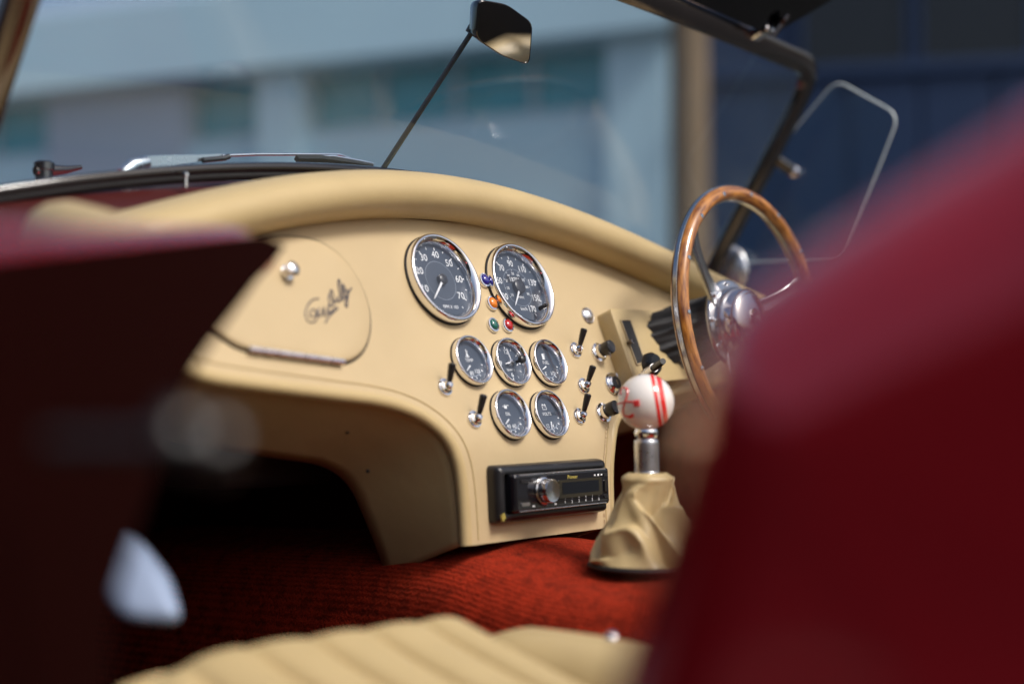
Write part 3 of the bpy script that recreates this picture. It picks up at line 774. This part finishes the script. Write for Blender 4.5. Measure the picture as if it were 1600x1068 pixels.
# emblem: winding snake-like figure, picture points laid on the ball
def on_ball(px, py, rr):
    r = ray(px, py).normalized(); oc = CAM-KC; b = oc.dot(r); c = oc.dot(oc)-rr*rr; d = b*b-c
    return CAM+r*(-b-math.sqrt(max(0, d)))
def ebz(z, px): return [on_ball(x, y, KR*1.004) for x, y in px]
kz = lambda x, y: (955+x/6.1, 570+y/6.1)
em = MB()
def stroke(pts, w_):
    P = [on_ball(*kz(v.x, v.y), KR*1.001) for v in cr([Vector((*p, 0)) for p in pts], 6)]; em.tube(P, w_, 8)
stroke([(92, 285), (92, 245), (115, 218), (148, 228), (155, 262), (145, 310), (128, 360), (115, 410), (112, 450), (125, 480), (160, 488), (195, 478), (208, 465)], [.00115]*73)
stroke([(165, 492), (195, 488), (206, 470)], .0016)
stroke([(62, 372), (90, 362), (130, 352), (190, 350), (240, 352)], .0009)
stroke([(215, 352), (240, 350), (268, 345)], .0018); stroke([(218, 380), (245, 378), (268, 374)], .0019); stroke([(222, 365), (268, 360)], .0017)
o = em.build('emblem', 'knobred', None); sub(o, kn)
sh = KC-ax*KR
mb = MB(); T = frame_n(KC-ax*(.058+KR*.0), ax, Vector((0, 1, 0)))
o = MB().lathe([(.0095, .020), (.0115, .0235), (.0125, .0275), (.0105, .0325), (.0085, .034)], 32, T=T).build('knob_seat', 'chrome', None); sub(o, kn)
pr = [(.0118, -.014)]
for k in range(14):
    z = -.013+k*.0022; pr += [(.0128, z), (.0122, z+.0011)]
pr += [(.0128, .0185), (.0118, .020)]
o = MB().lathe(pr, 36, T=T).build('threaded_collar', 'satin', None, None, 60); sub(o, kn)
o = MB().lathe([(.0150, -.024), (.0156, -.020), (.0156, -.016), (.0142, -.014), (.0120, -.0135)], 36, T=T).build('lock_nut', 'alu', None); sub(o, kn)
o = MB().lathe([(.006, -.12), (.006, -.02)], 16, T=T).build('shaft', 'satin', None); sub(o, kn)
top = at_d(1011, 737, 1.45); base = at_d(1002, 876, 1.44)
rows = []; NB_ = 120
def ridge(a): return 1-abs(sin(a))**.6*2
for k in range(45):
    t = k/44; c = top.lerp(base, t)
    rb = float(np.interp(t, [0, .03, .07, .13, .22, .35, .5, .7, .88, 1.0], [.0185, .0235, .0262, .0252, .0258, .030, .037, .045, .050, .052]))
    g_ = min(1, max(0, (t-.10)/.25)); e_ = 1-max(0, (t-.93)/.07)
    r_ = []
    for i in range(NB_):
        a = 2*pi*i/NB_ + .5*g_*sin(3*t+1)
        d = .03*sin(7*a+.6)*(1-g_)
        d += g_*e_*(.10*sin(2*a+2.6*t+.9)+.11*ridge(1.5*a+2.4*t+.4)*(1-.4*t)+.085*ridge(2.5*a-4.0*t+1.3)+.03*sin(7*a+9*t)+.02*sin(13*a-6*t))
        zz = g_*e_*(.010*sin(3*a+2.2+2*t)+.006*sin(2*a+t*9)+.004*sin(5*a-t*11))
        rr = rb*(1+d); r_.append(c+Vector((rr*cos(2*pi*i/NB_), rr*sin(2*pi*i/NB_), zz)))
    rows.append(r_)
o = MB().loft(rows, True, False).build('gaiter', 'leather2', None, None, 70); sub(o, kn)
md = o.modifiers.new('s', 'SUBSURF'); md.levels = 1; md.render_levels = 1
bi = int(NB_*.86)
o = MB().tube([r_[bi]+(r_[bi]-(r_[0]+r_[NB_//2])*.5).normalized()*.0004 for r_ in rows[2:-1]], .0009, 6).build('gaiter_seam', 'thread', None); sub(o, kn)
o = MB().tube([p+(p-base).normalized()*.0005+Vector((0, 0, -.003)) for p in rows[-1]], .0028, 8, closed=True).build('gaiter_ring', 'rubber', None); sub(o, kn)
o = MB().tube([top+Vector((.0235*cos(a), .0235*sin(a), -.006)) for a in [2*pi*k/40 for k in range(40)]], .0016, 6, closed=True).build('gaiter_hem', 'thread', None); sub(o, kn)

# ------------------------------------------------------------------ tunnel, floor, footwell
rows = []; ny = 60; nx = 61
for j in range(ny):
    y = -.95+1.7*j/(ny-1)
    zc = -.176+.012*math.tanh((y+.05)/.06) - max(0, y-.02)*.05
    hw = .150 - .16*max(0, min(.14, y)) ; sh_ = .115 if y < 0 else .115
    r_ = []
    for i in range(nx):
        s_ = -1+2*i/(nx-1)                                   # arc coordinate
        a = abs(s_); 
        if a < .40: x = a/.40*(hw-.055); z = zc-.010*(a/.40)**2
        elif a < .62:
            q = (a-.40)/.22*R(78); x = hw-.055+.065*sin(q); z = zc-.010-.065*(1-cos(q))
        else:
            q = (a-.62)/.38; x = hw-.055+.065*sin(R(78))+q*.055; z = zc-.010-.065*(1-cos(R(78)))-q*.26
        r_.append(V3(math.copysign(x, s_), y, z))
    rows.append(r_)
tun = MB().loft(rows).build('tunnel_carpet', 'carpet', car, None, 70); uv_grid(tun, nx, ny, .62, 1.7)
tag(tun, 'ribbed rust-red carpet over the transmission tunnel')
def sheet(name, pts, m='carpet', su=1, sv=1, n=12):
    a, b, c, d = pts; rows = []
    for j in range(n):
        t = j/(n-1); l0 = a.lerp(d, t); l1 = b.lerp(c, t); rows.append([l0.lerp(l1, i/(n-1)) for i in range(n)])
    o = MB().loft(rows).build(name, m, car, None, 40); uv_grid(o, n, n, su, sv); return o
sheet('floor_carpet', [V3(-.66, -.95, -.44), V3(.68, -.95, -.44), V3(.68, .75, -.44), V3(-.66, .75, -.44)], 'redshade', su=1.3, sv=1.7)  # carpet darkened by colour to stand for footwell shade
sheet('firewall_carpet', [V3(-.66, .66, -.45), V3(.68, .66, -.45), V3(.68, .60, .2), V3(-.66, .60, .2)], 'redshade', su=1.3, sv=.65)  # same darkened colour in place of shade under the dash
for sg, n_ in ((-1, 'kick_panel'), (1, 'kick_panel')):
    sheet(n_, [V3(sg*.61, -.03, -.45), V3(sg*.60, .68, -.45), V3(sg*.60, .68, .14), V3(sg*.61, -.03, .075)], su=.9, sv=.5)
hb = MB().box((0, 0, 0), (.16, .12, .10)).build('heater_box', 'rubber', car, Matrix.Translation(V3(-.20, .26, -.06)), 40, bevel=.012)
bs = MB().lathe([(.008, 0), (.0085, .004), (.005, .012), (.0, .014)], 18).build('belt_anchor', 'chrome', car, frame_n(at_d(956, 1004, 1.19), Vector((-.6, -.3, .7))))

# ------------------------------------------------------------------ passenger seat
seat_rows = []; nxs = 169; nys = 40
X0, X1 = -.635, -.318; NP = 6
def seat_pt(u, v):
    x = X0+(X1-X0)*u
    # v 0..1: from the bottom of the front face, over the rounded nose and rearward down the cushion
    nose = .035
    fy = -.118-.040*u-.05*max(0, .18-u)**1.0*4*.35
    if v < .22: t = v/.22; y = fy+.012*(1-t)-.004; z = -.40+(.40-.222)*t
    elif v < .42:
        q = (v-.22)/.20*R(100); y = fy-nose+nose*cos(q); z = -.222+nose*sin(q)
    else:
        t = (v-.42)/.58; y = fy-nose-.006-t*.44; z = -.188-(t*.44)*math.tan(R(17))+.02*t*t
    e = min(u, 1-u); cr_ = .0
    if u > .86: q = (u-.86)/.14; z -= .055*(1-math.sqrt(max(0, 1-q*q)))*(1 if v > .3 else .2)
    if u < .30: q = (.30-u)/.30; z -= .026*q*q*(1 if v > .3 else .2)
    ds = abs((u*NP+.15+.5) % 1-.5)/NP*(X1-X0)                 # distance to the nearest seam
    bul = -(.0085*math.exp(-(ds/.0042)**2)+.0055*math.exp(-(ds/.014)**2))*(1 if u < .985 else .3)*(.22+.78*min(1, max(0, (v-.36)/.10)))
    z += bul*(min(1, max(0, (v-.2)/.12))); y -= bul*.6*(1 if v < .4 else 0)
    return V3(x, y, z)
vv = np.concatenate([np.linspace(0, .22, 4)[:-1], np.linspace(.22, .42, 14)[:-1], np.linspace(.42, 1, 22)])
for v in vv: seat_rows.append([seat_pt(i/(nxs*1-1), float(v)) for i in range(nxs)])
seat = MB().loft(seat_rows).build('passenger_seat', 'leather2', car, None, 80); tag(seat, 'pleated cream leather passenger seat cushion')
side = MB().loft([[seat_pt(1, float(v)) for v in vv], [seat_pt(1, float(v))+Vector((.004, 0, -.14)) for v in vv]]).build('cushion_side', 'leather2', seat, None, 60)
side = MB().loft([[seat_pt(0, float(v)) for v in vv], [seat_pt(0, float(v))+Vector((-.002, 0, -.10)) for v in vv]]).build('cushion_side', 'leather2', seat, None, 60)
rows = []
for k in range(22):
    t = k/21; y = -.135-.50*t; zt = -.209-.016*(2*t-.4)**2+.0*t - .03*max(0, .06-t)/.06; wd = .052*min(1, (t+.02)/.09)**.5; cx_ = -.262
    rows.append([V3(cx_+wd*math.copysign(abs(cos(a))**.75, cos(a)), y, zt-.055+.055*math.copysign(abs(sin(a))**.8, sin(a))) for a in [2*pi*i/28 for i in range(28)]])
MB().loft(rows, True, True).build('side_bolster', 'leather2', seat, None, 60)
# backrest of the same seat (behind the frame's lower edge)
rows = []
for k in range(16):
    t = k/15; z = -.30+.36*t; y = -.66-.12*t
    rows.append([V3(X0+(.02+.31)*i/30+.0, y-.03*abs(sin(pi*(i/30*NP+.15)))**.55*-.35-.05*((i-15)/15)**2*-1, z-.05*((i-15)/15)**4*t) for i in range(31)])
o = MB().loft(rows).build('backrest', 'leather2', seat, None, 70); md = o.modifiers.new('t', 'SOLIDIFY'); md.thickness = .06; md.offset = -1

# driver's seat: the same shape mirrored
for o in [seat]:
    d = o.copy(); COL.objects.link(d); d.name = 'driver_seat'; d.scale.x = -1; d.location.x = .02; d.parent = car
    d['label'] = "pleated cream leather driver's seat cushion"
    for ch in o.children:
        c = ch.copy(); COL.objects.link(c); c.parent = d
sheet('rear_bulkhead', [V3(-.68, -.90, -.45), V3(.70, -.90, -.45), V3(.70, -.98, .05), V3(-.68, -.98, .05)], 'rubber', 1.3, .5)

# ------------------------------------------------------------------ scuttle, windscreen
def zsc(x): return .2355-.235*x*x
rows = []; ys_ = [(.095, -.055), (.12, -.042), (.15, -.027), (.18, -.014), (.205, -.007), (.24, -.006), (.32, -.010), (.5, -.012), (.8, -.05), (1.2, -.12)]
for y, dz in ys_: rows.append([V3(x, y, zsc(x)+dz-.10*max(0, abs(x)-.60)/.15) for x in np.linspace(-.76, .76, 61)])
MB().loft(rows[5:]).build('scuttle', 'red', car, None, 60)
MB().loft(rows[:6]).build('scuttle_shade_strip', 'maroon', car, None, 60)  # rear strip of the red scuttle, shade put into its colour
GT = .475; XW = .668; XL = .567
def wpt(x, t): # windscreen plane: t 0 at the base, 1 at the top
    zb = zsc(x)+.004; yb = .205; zt = GT-.010*(x/.6)**2; yt = .015
    return V3(x, yb+(yt-yb)*t*(GT-zb)/(GT-.2) if 0 else yb+(yt-yb)*((zb+(zt-zb)*t)-.17)/(GT-.17), zb+(zt-zb)*t)
rows = [[wpt(x, t) for x in np.linspace(-XW, XW, 31)] for t in np.linspace(0, 1, 9)]
wsl = cr([wpt(-XW, t) for t in np.linspace(0, .86, 6)], 3)
top_l = [wpt(-XL+.004, .93), wpt(-XL+.018, .975), wpt(-XL+.045, 1.0)]; top_r = [wpt(XW-.045, 1.0), wpt(XW-.018, .975), wpt(XW-.004, .93)]
path = [wpt(-XL, t) for t in np.linspace(0.02, .86, 8)]+top_l+[wpt(x, 1.0) for x in np.linspace(-XL+.09, XW-.09, 14)]+top_r+[wpt(XW, t) for t in np.linspace(.86, 0.0, 8)]
sm = cr(path, 3)
# flat frame section swept round the screen: 24 mm in the glass plane, 11 mm deep
pn = (wpt(0, 1)-wpt(0, 0)).normalized().cross(Vector((1, 0, 0))).normalized()
rows = []
for i, p in enumerate(sm):
    t = (sm[min(i+1, len(sm)-1)]-sm[max(0, i-1)]).normalized(); s_ = t.cross(pn).normalized()
    rows.append([p+s_*(a*.0155)+pn*(b*.0095) for a, b in ((1, -.55), (1, .55), (.6, 1), (-.6, 1), (-1, .55), (-1, -.55), (-.6, -1), (.6, -1))])
ws = MB().loft(rows, True, True).build('windscreen', 'bronze', car, None, 55); tag(ws, 'flat windscreen in a smoked chrome frame')
base_p = [wpt(x, 0.0) for x in np.linspace(-XL, XW, 41)]
MB().tube(base_p, .0055, 10).build('base_rail', 'gloss', ws)
MB().tube([p+Vector((0, .004, -.007)) for p in base_p], .006, 10).build('base_seal', 'rubber', ws)
gr = [[wpt(x*(.993), .01+.975*t) for x in np.linspace(-XL, XW, 31)] for t in np.linspace(0, 1, 9)]
MB().loft(gr).build('glass', 'glass', ws, None, 80)
# top clip, visor, wing bracket, wind wing
c0 = at_y(1192, 45, -.004)
mb = MB(); mb.box((0, 0, 0), (.020, .016, .030), frame_n(c0, Vector((0, -1, .4)))); 
clip = mb.build('visor_clip', 'chrome', ws, None, 40, bevel=.003)
for d in (-.012, .013): MB().tube([c0+RGT*d+Vector((0, -.012, .004)), c0+RGT*d+Vector((0, -.02, .006+d*.6))], .0065, 12).build('clip_screw', 'bronze', ws)
MB().tube([c0+Vector((0, -.018, -.01)), c0+RGT*.02+Vector((0, -.018, .018))], .004, 10).build('clip_lever', 'bronze', ws)
v = [at_y(1062, -12, -.002), at_y(1205, 52, -.012), at_y(1300, -4, -.05), at_y(1340, -60, -.07), at_y(1040, -110, -.03)]
vn = (v[1]-v[0]).cross(v[3]-v[0]).normalized()
mb = MB(); mb.add([p for p in v]+[p+vn*.003 for p in v], [(0, 1, 2, 3, 4), (9, 8, 7, 6, 5)]+[(i, (i+1) % 5, 5+(i+1) % 5, 5+i) for i in range(5)])
vo = mb.build('sun_visor', 'visor', car, None, 0); tag(vo, 'smoked sun visor above the windscreen')
XG = .715
wp = [at_x(1309, 122, XG), at_x(1408, 178, XG), at_x(1318, 408, XG), at_x(1128, 410, XG), at_x(1218, 232, XG)]
wpr = rpoly([Vector((p.y, p.z, 0)) for p in wp], .022, 6)
ww = MB().add([(XG+.0022, p.x, p.y) for p in wpr]+[(XG-.0022, p.x, p.y) for p in wpr], [tuple(range(len(wpr))), tuple(range(len(wpr), 2*len(wpr)))[::-1]]).build('wind_wing', 'wing', car, None, 0, recalc=False); tag(ww, 'clear wind wing glass beside the windscreen pillar')
MB().tube([Vector((XG, p.x, p.y)) for p in wpr], .0015, 6, closed=True).build('polished_edge', 'edge', ww)
a = at_x(1203, 240, .67); b = at_x(1243, 268, XG-.004)
br = MB().tube([a, a.lerp(b, .75), b], [.0095, .0095, .007], 14).build('wing_bracket', 'bronze', ws)
MB().lathe([(.008, 0), (.009, .002), (.009, .008), (.006, .01), (0, .0105)], 20).build('bracket_knob', 'chrome', ws, frame_n(b, Vector((-1, -.3, 0))))
# pillar foot
pf = at_x(1140, 415, .70)
mb = MB(); rows = []
for k in range(9):
    t = k/8; q = pi*t; s_ = sin(q)**.6
    rows.append([pf+Vector((-.012+.024*t, .035*s_*cos(a), -.012+.045*s_*sin(a))) for a in [2*pi*i/24 for i in range(24)]])
MB().loft(rows, True, True).build('pillar_foot', 'satin', car, None, 60)

# interior mirror on its stem
b0 = at_y(598, 262, .165); t0 = at_y(744, 36, .075)
mc = at_y(787, 46, .045)
mn = Vector((-.22, -1, -.40)).normalized()
mm = frame_n(mc, mn)
def mp(px, py):
    r = ray(px, py); q = mm.inverted() @ (CAM+r*((mc-CAM).dot(mn)/r.dot(mn))); return Vector((q.x, q.y, 0))
mo = rpoly([mp(744, -6), mp(790, 2), mp(831, 32), mp(826, 99), mp(782, 84), mp(741, 56)], .010, 5)
mctr = sum(mo, Vector())/len(mo)
rows = []
for f, z in ((.25, -.030), (.6, -.027), (.88, -.018), (.985, -.006), (1.0, 0), (1.0, .002), (.965, .003), (.955, .0022)):
    rows.append([mctr+(p-mctr)*f+Vector((0, 0, z)) for p in mo])
mir = MB().loft(rows, True, True).build('rear_view_mirror', 'gloss', car, mm, 50); tag(mir, 'rear-view mirror in a black shell on a slanting black stem')
MB().add([mctr+(p-mctr)*.957+Vector((0, 0, .0026)) for p in mo], [tuple(range(len(mo)))]).build('mirror_glass', 'mirror', mir, None, 0)
o = MB().tube([b0, t0], [.0032, .0030], 12).build('stem', 'gloss', None); sub(o, mir)
o = MB().lathe([(.007, -.006), (.0075, 0), (.0075, .016), (.005, .022), (0, .023)], 18).build('stem_socket', 'black', None, frame_n(t0+(b0-t0)*.03, (t0-b0))); sub(o, mir)

# wiper, bonnet handle, stud
def wp_(px, py, y=.235): return at_y(px, py, y)
wi = MB()
arm = [(222, 243), (262, 241), (300, 240.5), (345, 239), (346, 247), (318, 250), (280, 255), (250, 261), (224, 262), (217, 254)]
pa = [wp_(*p) for p in arm]
wi.add(pa+[p+Vector((.0, .006, .001)) for p in pa], [tuple(range(10)), tuple(range(10, 20))[::-1]]+[(i, (i+1) % 10, 10+(i+1) % 10, 10+i) for i in range(10)])
wip = wi.build('wiper', 'satin', car, None, 30); tag(wip, 'bright metal windscreen wiper lying along the base of the glass')
MB().tube([wp_(228, 252), wp_(205, 258), wp_(188, 270)], [.006, .008, .006], 12).build('arm_head', 'satin', wip)
MB().lathe([(.0035, 0), (.003, .002), (0, .0022)], 16).build('pivot', 'rubber', wip, frame_n(wp_(225, 250, .233), Vector((-.5, -1, 0))))
MB().tube([wp_(315, 249, .232), wp_(348, 246, .232), wp_(356, 243, .232)], .0030, 10).build('arm_spring', 'bronze', wip)
MB().tube([wp_(345, 242), wp_(400, 240), wp_(470, 240), wp_(528, 240), wp_(545, 246)], .0016, 8).build('rod', 'chrome', wip)
mb = MB(); q = [wp_(462, 247, .225), wp_(500, 247, .225), wp_(545, 253, .225), wp_(580, 258, .225)]
mb.tube(q, [.0045, .0045, .0040, .0035], 4); mb.build('blade', 'rubber', wip)
MB().tube([wp_(470, 243, .228), wp_(520, 243, .228), wp_(560, 250, .228), wp_(582, 255, .228)], .0017, 8).build('blade_frame', 'chrome', wip)
hp = at_y(66, 284, .33)
bh = MB().lathe([(.009, -.02), (.009, .012), (.0105, .013), (.0105, .020), (.008, .022), (0, .0225)], 20).build('bonnet_handle', 'bronze', car, Matrix.Translation(hp)); tag(bh, 'dark metal turn handle standing on the scuttle at the far left')
o = MB().tube([at_y(52, 266, .33), at_y(75, 265, .33), at_y(100, 264, .33), at_y(124, 260, .33)], [.005, .0065, .0045, .0025], 12).build('lever', 'bronze', None); sub(o, bh)
q = at_y(288, 276, .165); MB().lathe([(.002, -.010), (.002, 0), (.0032, .001), (.0032, .004), (.002, .005), (0, .0053)], 16).build('tonneau_stud', 'chrome', car, Matrix.Translation(q))

# ------------------------------------------------------------------ open passenger door (inner face seen at a grazing angle)
HG = Vector((-.560, -.195, 0)); DD = Vector((-.79, -.613, 0)).normalized(); DN = Vector((.613, -.79, 0)).normalized()
def dpl(px, py, off=0.0):
    o = HG+DN*off; o.z = H; r = ray(px, py); t = (o-CAM).dot(DN)/r.dot(DN); return CAM+r*t
dx = [(445, 384), (425, 410), (385, 450), (335, 500), (295, 550), (268, 610), (250, 680), (225, 760), (200, 830), (180, 900)]
edge = [dpl(*p) for p in dx]
fr_e = [((p-HG).dot(DD), p.z) for p in edge]      # (along, z)
zD = [z for s_, z in fr_e]; ztp = max(zD)
def dedge(z): return float(np.interp(z, zD[::-1], [s_ for s_, _ in fr_e][::-1]))
rows = []
nzd = 30; nsd = 22; zb_ = H-.36
def door_z(k): return zb_+(ztp-zb_)*(k/(nzd-1))
inner = []; outer = []
for k in range(nzd):
    z = door_z(k); s0 = dedge(z); s1 = .52-.04*((z-H)/.3)**2; ri_ = []; ro_ = []
    for i in range(nsd):
        s_ = s0+(s1-s0)*i/(nsd-1); P0 = Vector((HG.x, HG.y, 0))+DD*s_
        t = k/(nzd-1); bulge = .075*(1-(1.15*t-.45)**2*.9)
        zz = z-.115*max(0, s_)*t**2
        ri_.append(Vector((P0.x, P0.y, zz))); q = P0-DN*bulge; ro_.append(Vector((q.x, q.y, zz)))
    inner.append(ri_); outer.append(ro_)
inner_edge = [r_[0] for r_ in inner]
door = MB().loft(outer).build('door', 'red', car, None, 60); tag(door, 'open passenger door at the left, dark red')
MB().loft(inner).build('inner_trim', 'redshade', door, None, 60)  # inner face with its shade put into the near-black colour
MB().loft([[r_[0] for r_ in inner], [r_[0] for r_ in outer]]).build('shut_face', 'red', door, None, 60)
MB().loft([[r_[-1] for r_ in inner], [r_[-1] for r_ in outer]]).build('shut_face', 'red', door, None, 60)
tp = [(a+b)/2 for a, b in zip(inner[-1], outer[-1])]
MB().tube([p+Vector((0, 0, -.008)) for p in tp], .014, 16).build('top_roll', 'red', door, None, 60)
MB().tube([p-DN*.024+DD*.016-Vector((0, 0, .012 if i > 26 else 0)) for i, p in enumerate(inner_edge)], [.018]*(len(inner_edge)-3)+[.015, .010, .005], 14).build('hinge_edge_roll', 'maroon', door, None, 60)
for off, px, py, m in ((.055, 280, 672, 'black'), (.050, 335, 684, 'black')):
    q = at_d(px, py, .47); MB().lathe([(.006, -.012), (.0075, 0), (.0055, .005), (0, .0065)], 18).build('latch_pin', m, door, frame_n(q, Vector((-.4, -.6, .55))))
la = at_d(285, 690, .52)
MB().tube([la+DN*-.05, la, at_d(325, 705, .50)], .004, 10).build('latch_lever', 'black', door)

# polished sill plate beside the door opening; reflected sky put into its blue colour
kc = at_d(220, 895, 1.03); kn_ = Vector((-.45, -.62, .64)).normalized(); KM = frame_n(kc, kn_)
def kpl(px, py):
    r = ray(px, py); return KM.inverted() @ (CAM+r*((kc-CAM).dot(kn_)/r.dot(kn_)))
ko = rpoly([kpl(*p) for p in ((176, 808), (226, 845), (270, 900), (290, 968), (196, 962), (154, 905))], .012, 5)
kcn = sum(ko, Vector())/len(ko)
MB().loft([[kcn+(p-kcn)*f+Vector((0, 0, z)) for p in ko] for f, z in ((1, -.004), (1, 0), (.95, .0022), (.7, .004), (.35, .0052), (.02, .0056))], True, True).build('kick_plate', 'skyplate', car, KM, 60)

# ------------------------------------------------------------------ rear quarter beside the door opening
# the opening's edge sweeps down and forward; a fat roll carries over into the body side
QX = -.715; QR = .088
qp = cr([at_x(*p, QX) for p in ((2300, -160), (1900, 10), (1610, 195), (1450, 290), (1305, 385), (1196, 474), (1140, 605), (1104, 760), (1058, 910), (996, 1090), (945, 1260))], 6)
qrows = []
for i, p in enumerate(qp):
    t = (qp[min(i+1, len(qp)-1)]-qp[max(0, i-1)]).normalized()
    n1 = Vector((0, t.z, -t.y)); n1 = n1.normalized()
    if n1.y < 0: n1 = -n1
    c = p-n1*QR; r_ = [c+Vector((.16, 0, 0))-n1*.07, c+Vector((.10, 0, 0))-n1*.004]
    for k in range(19):
        a = R(-62+152*k/18); r_.append(c+n1*(QR*cos(a))+Vector((-QR*sin(a), 0, 0)))
    for d in (.03, .08, .15, .24, .35, .5): r_.append(c+Vector((-QR-.012*sin(min(1, d/.3)*pi*.5)+.10*max(0, d-.2), 0, 0))-n1*d)
    qrows.append(r_)
qo = MB().loft(qrows).build('rear_quarter', 'red', car, None, 70); tag(qo, 'dark red rear quarter of the body at the right')
sheet('sill', [V3(-.785, -.75, -.44), V3(-.64, -.75, -.36), V3(-.60, -.05, -.36), V3(-.70, -.05, -.44)], 'red')
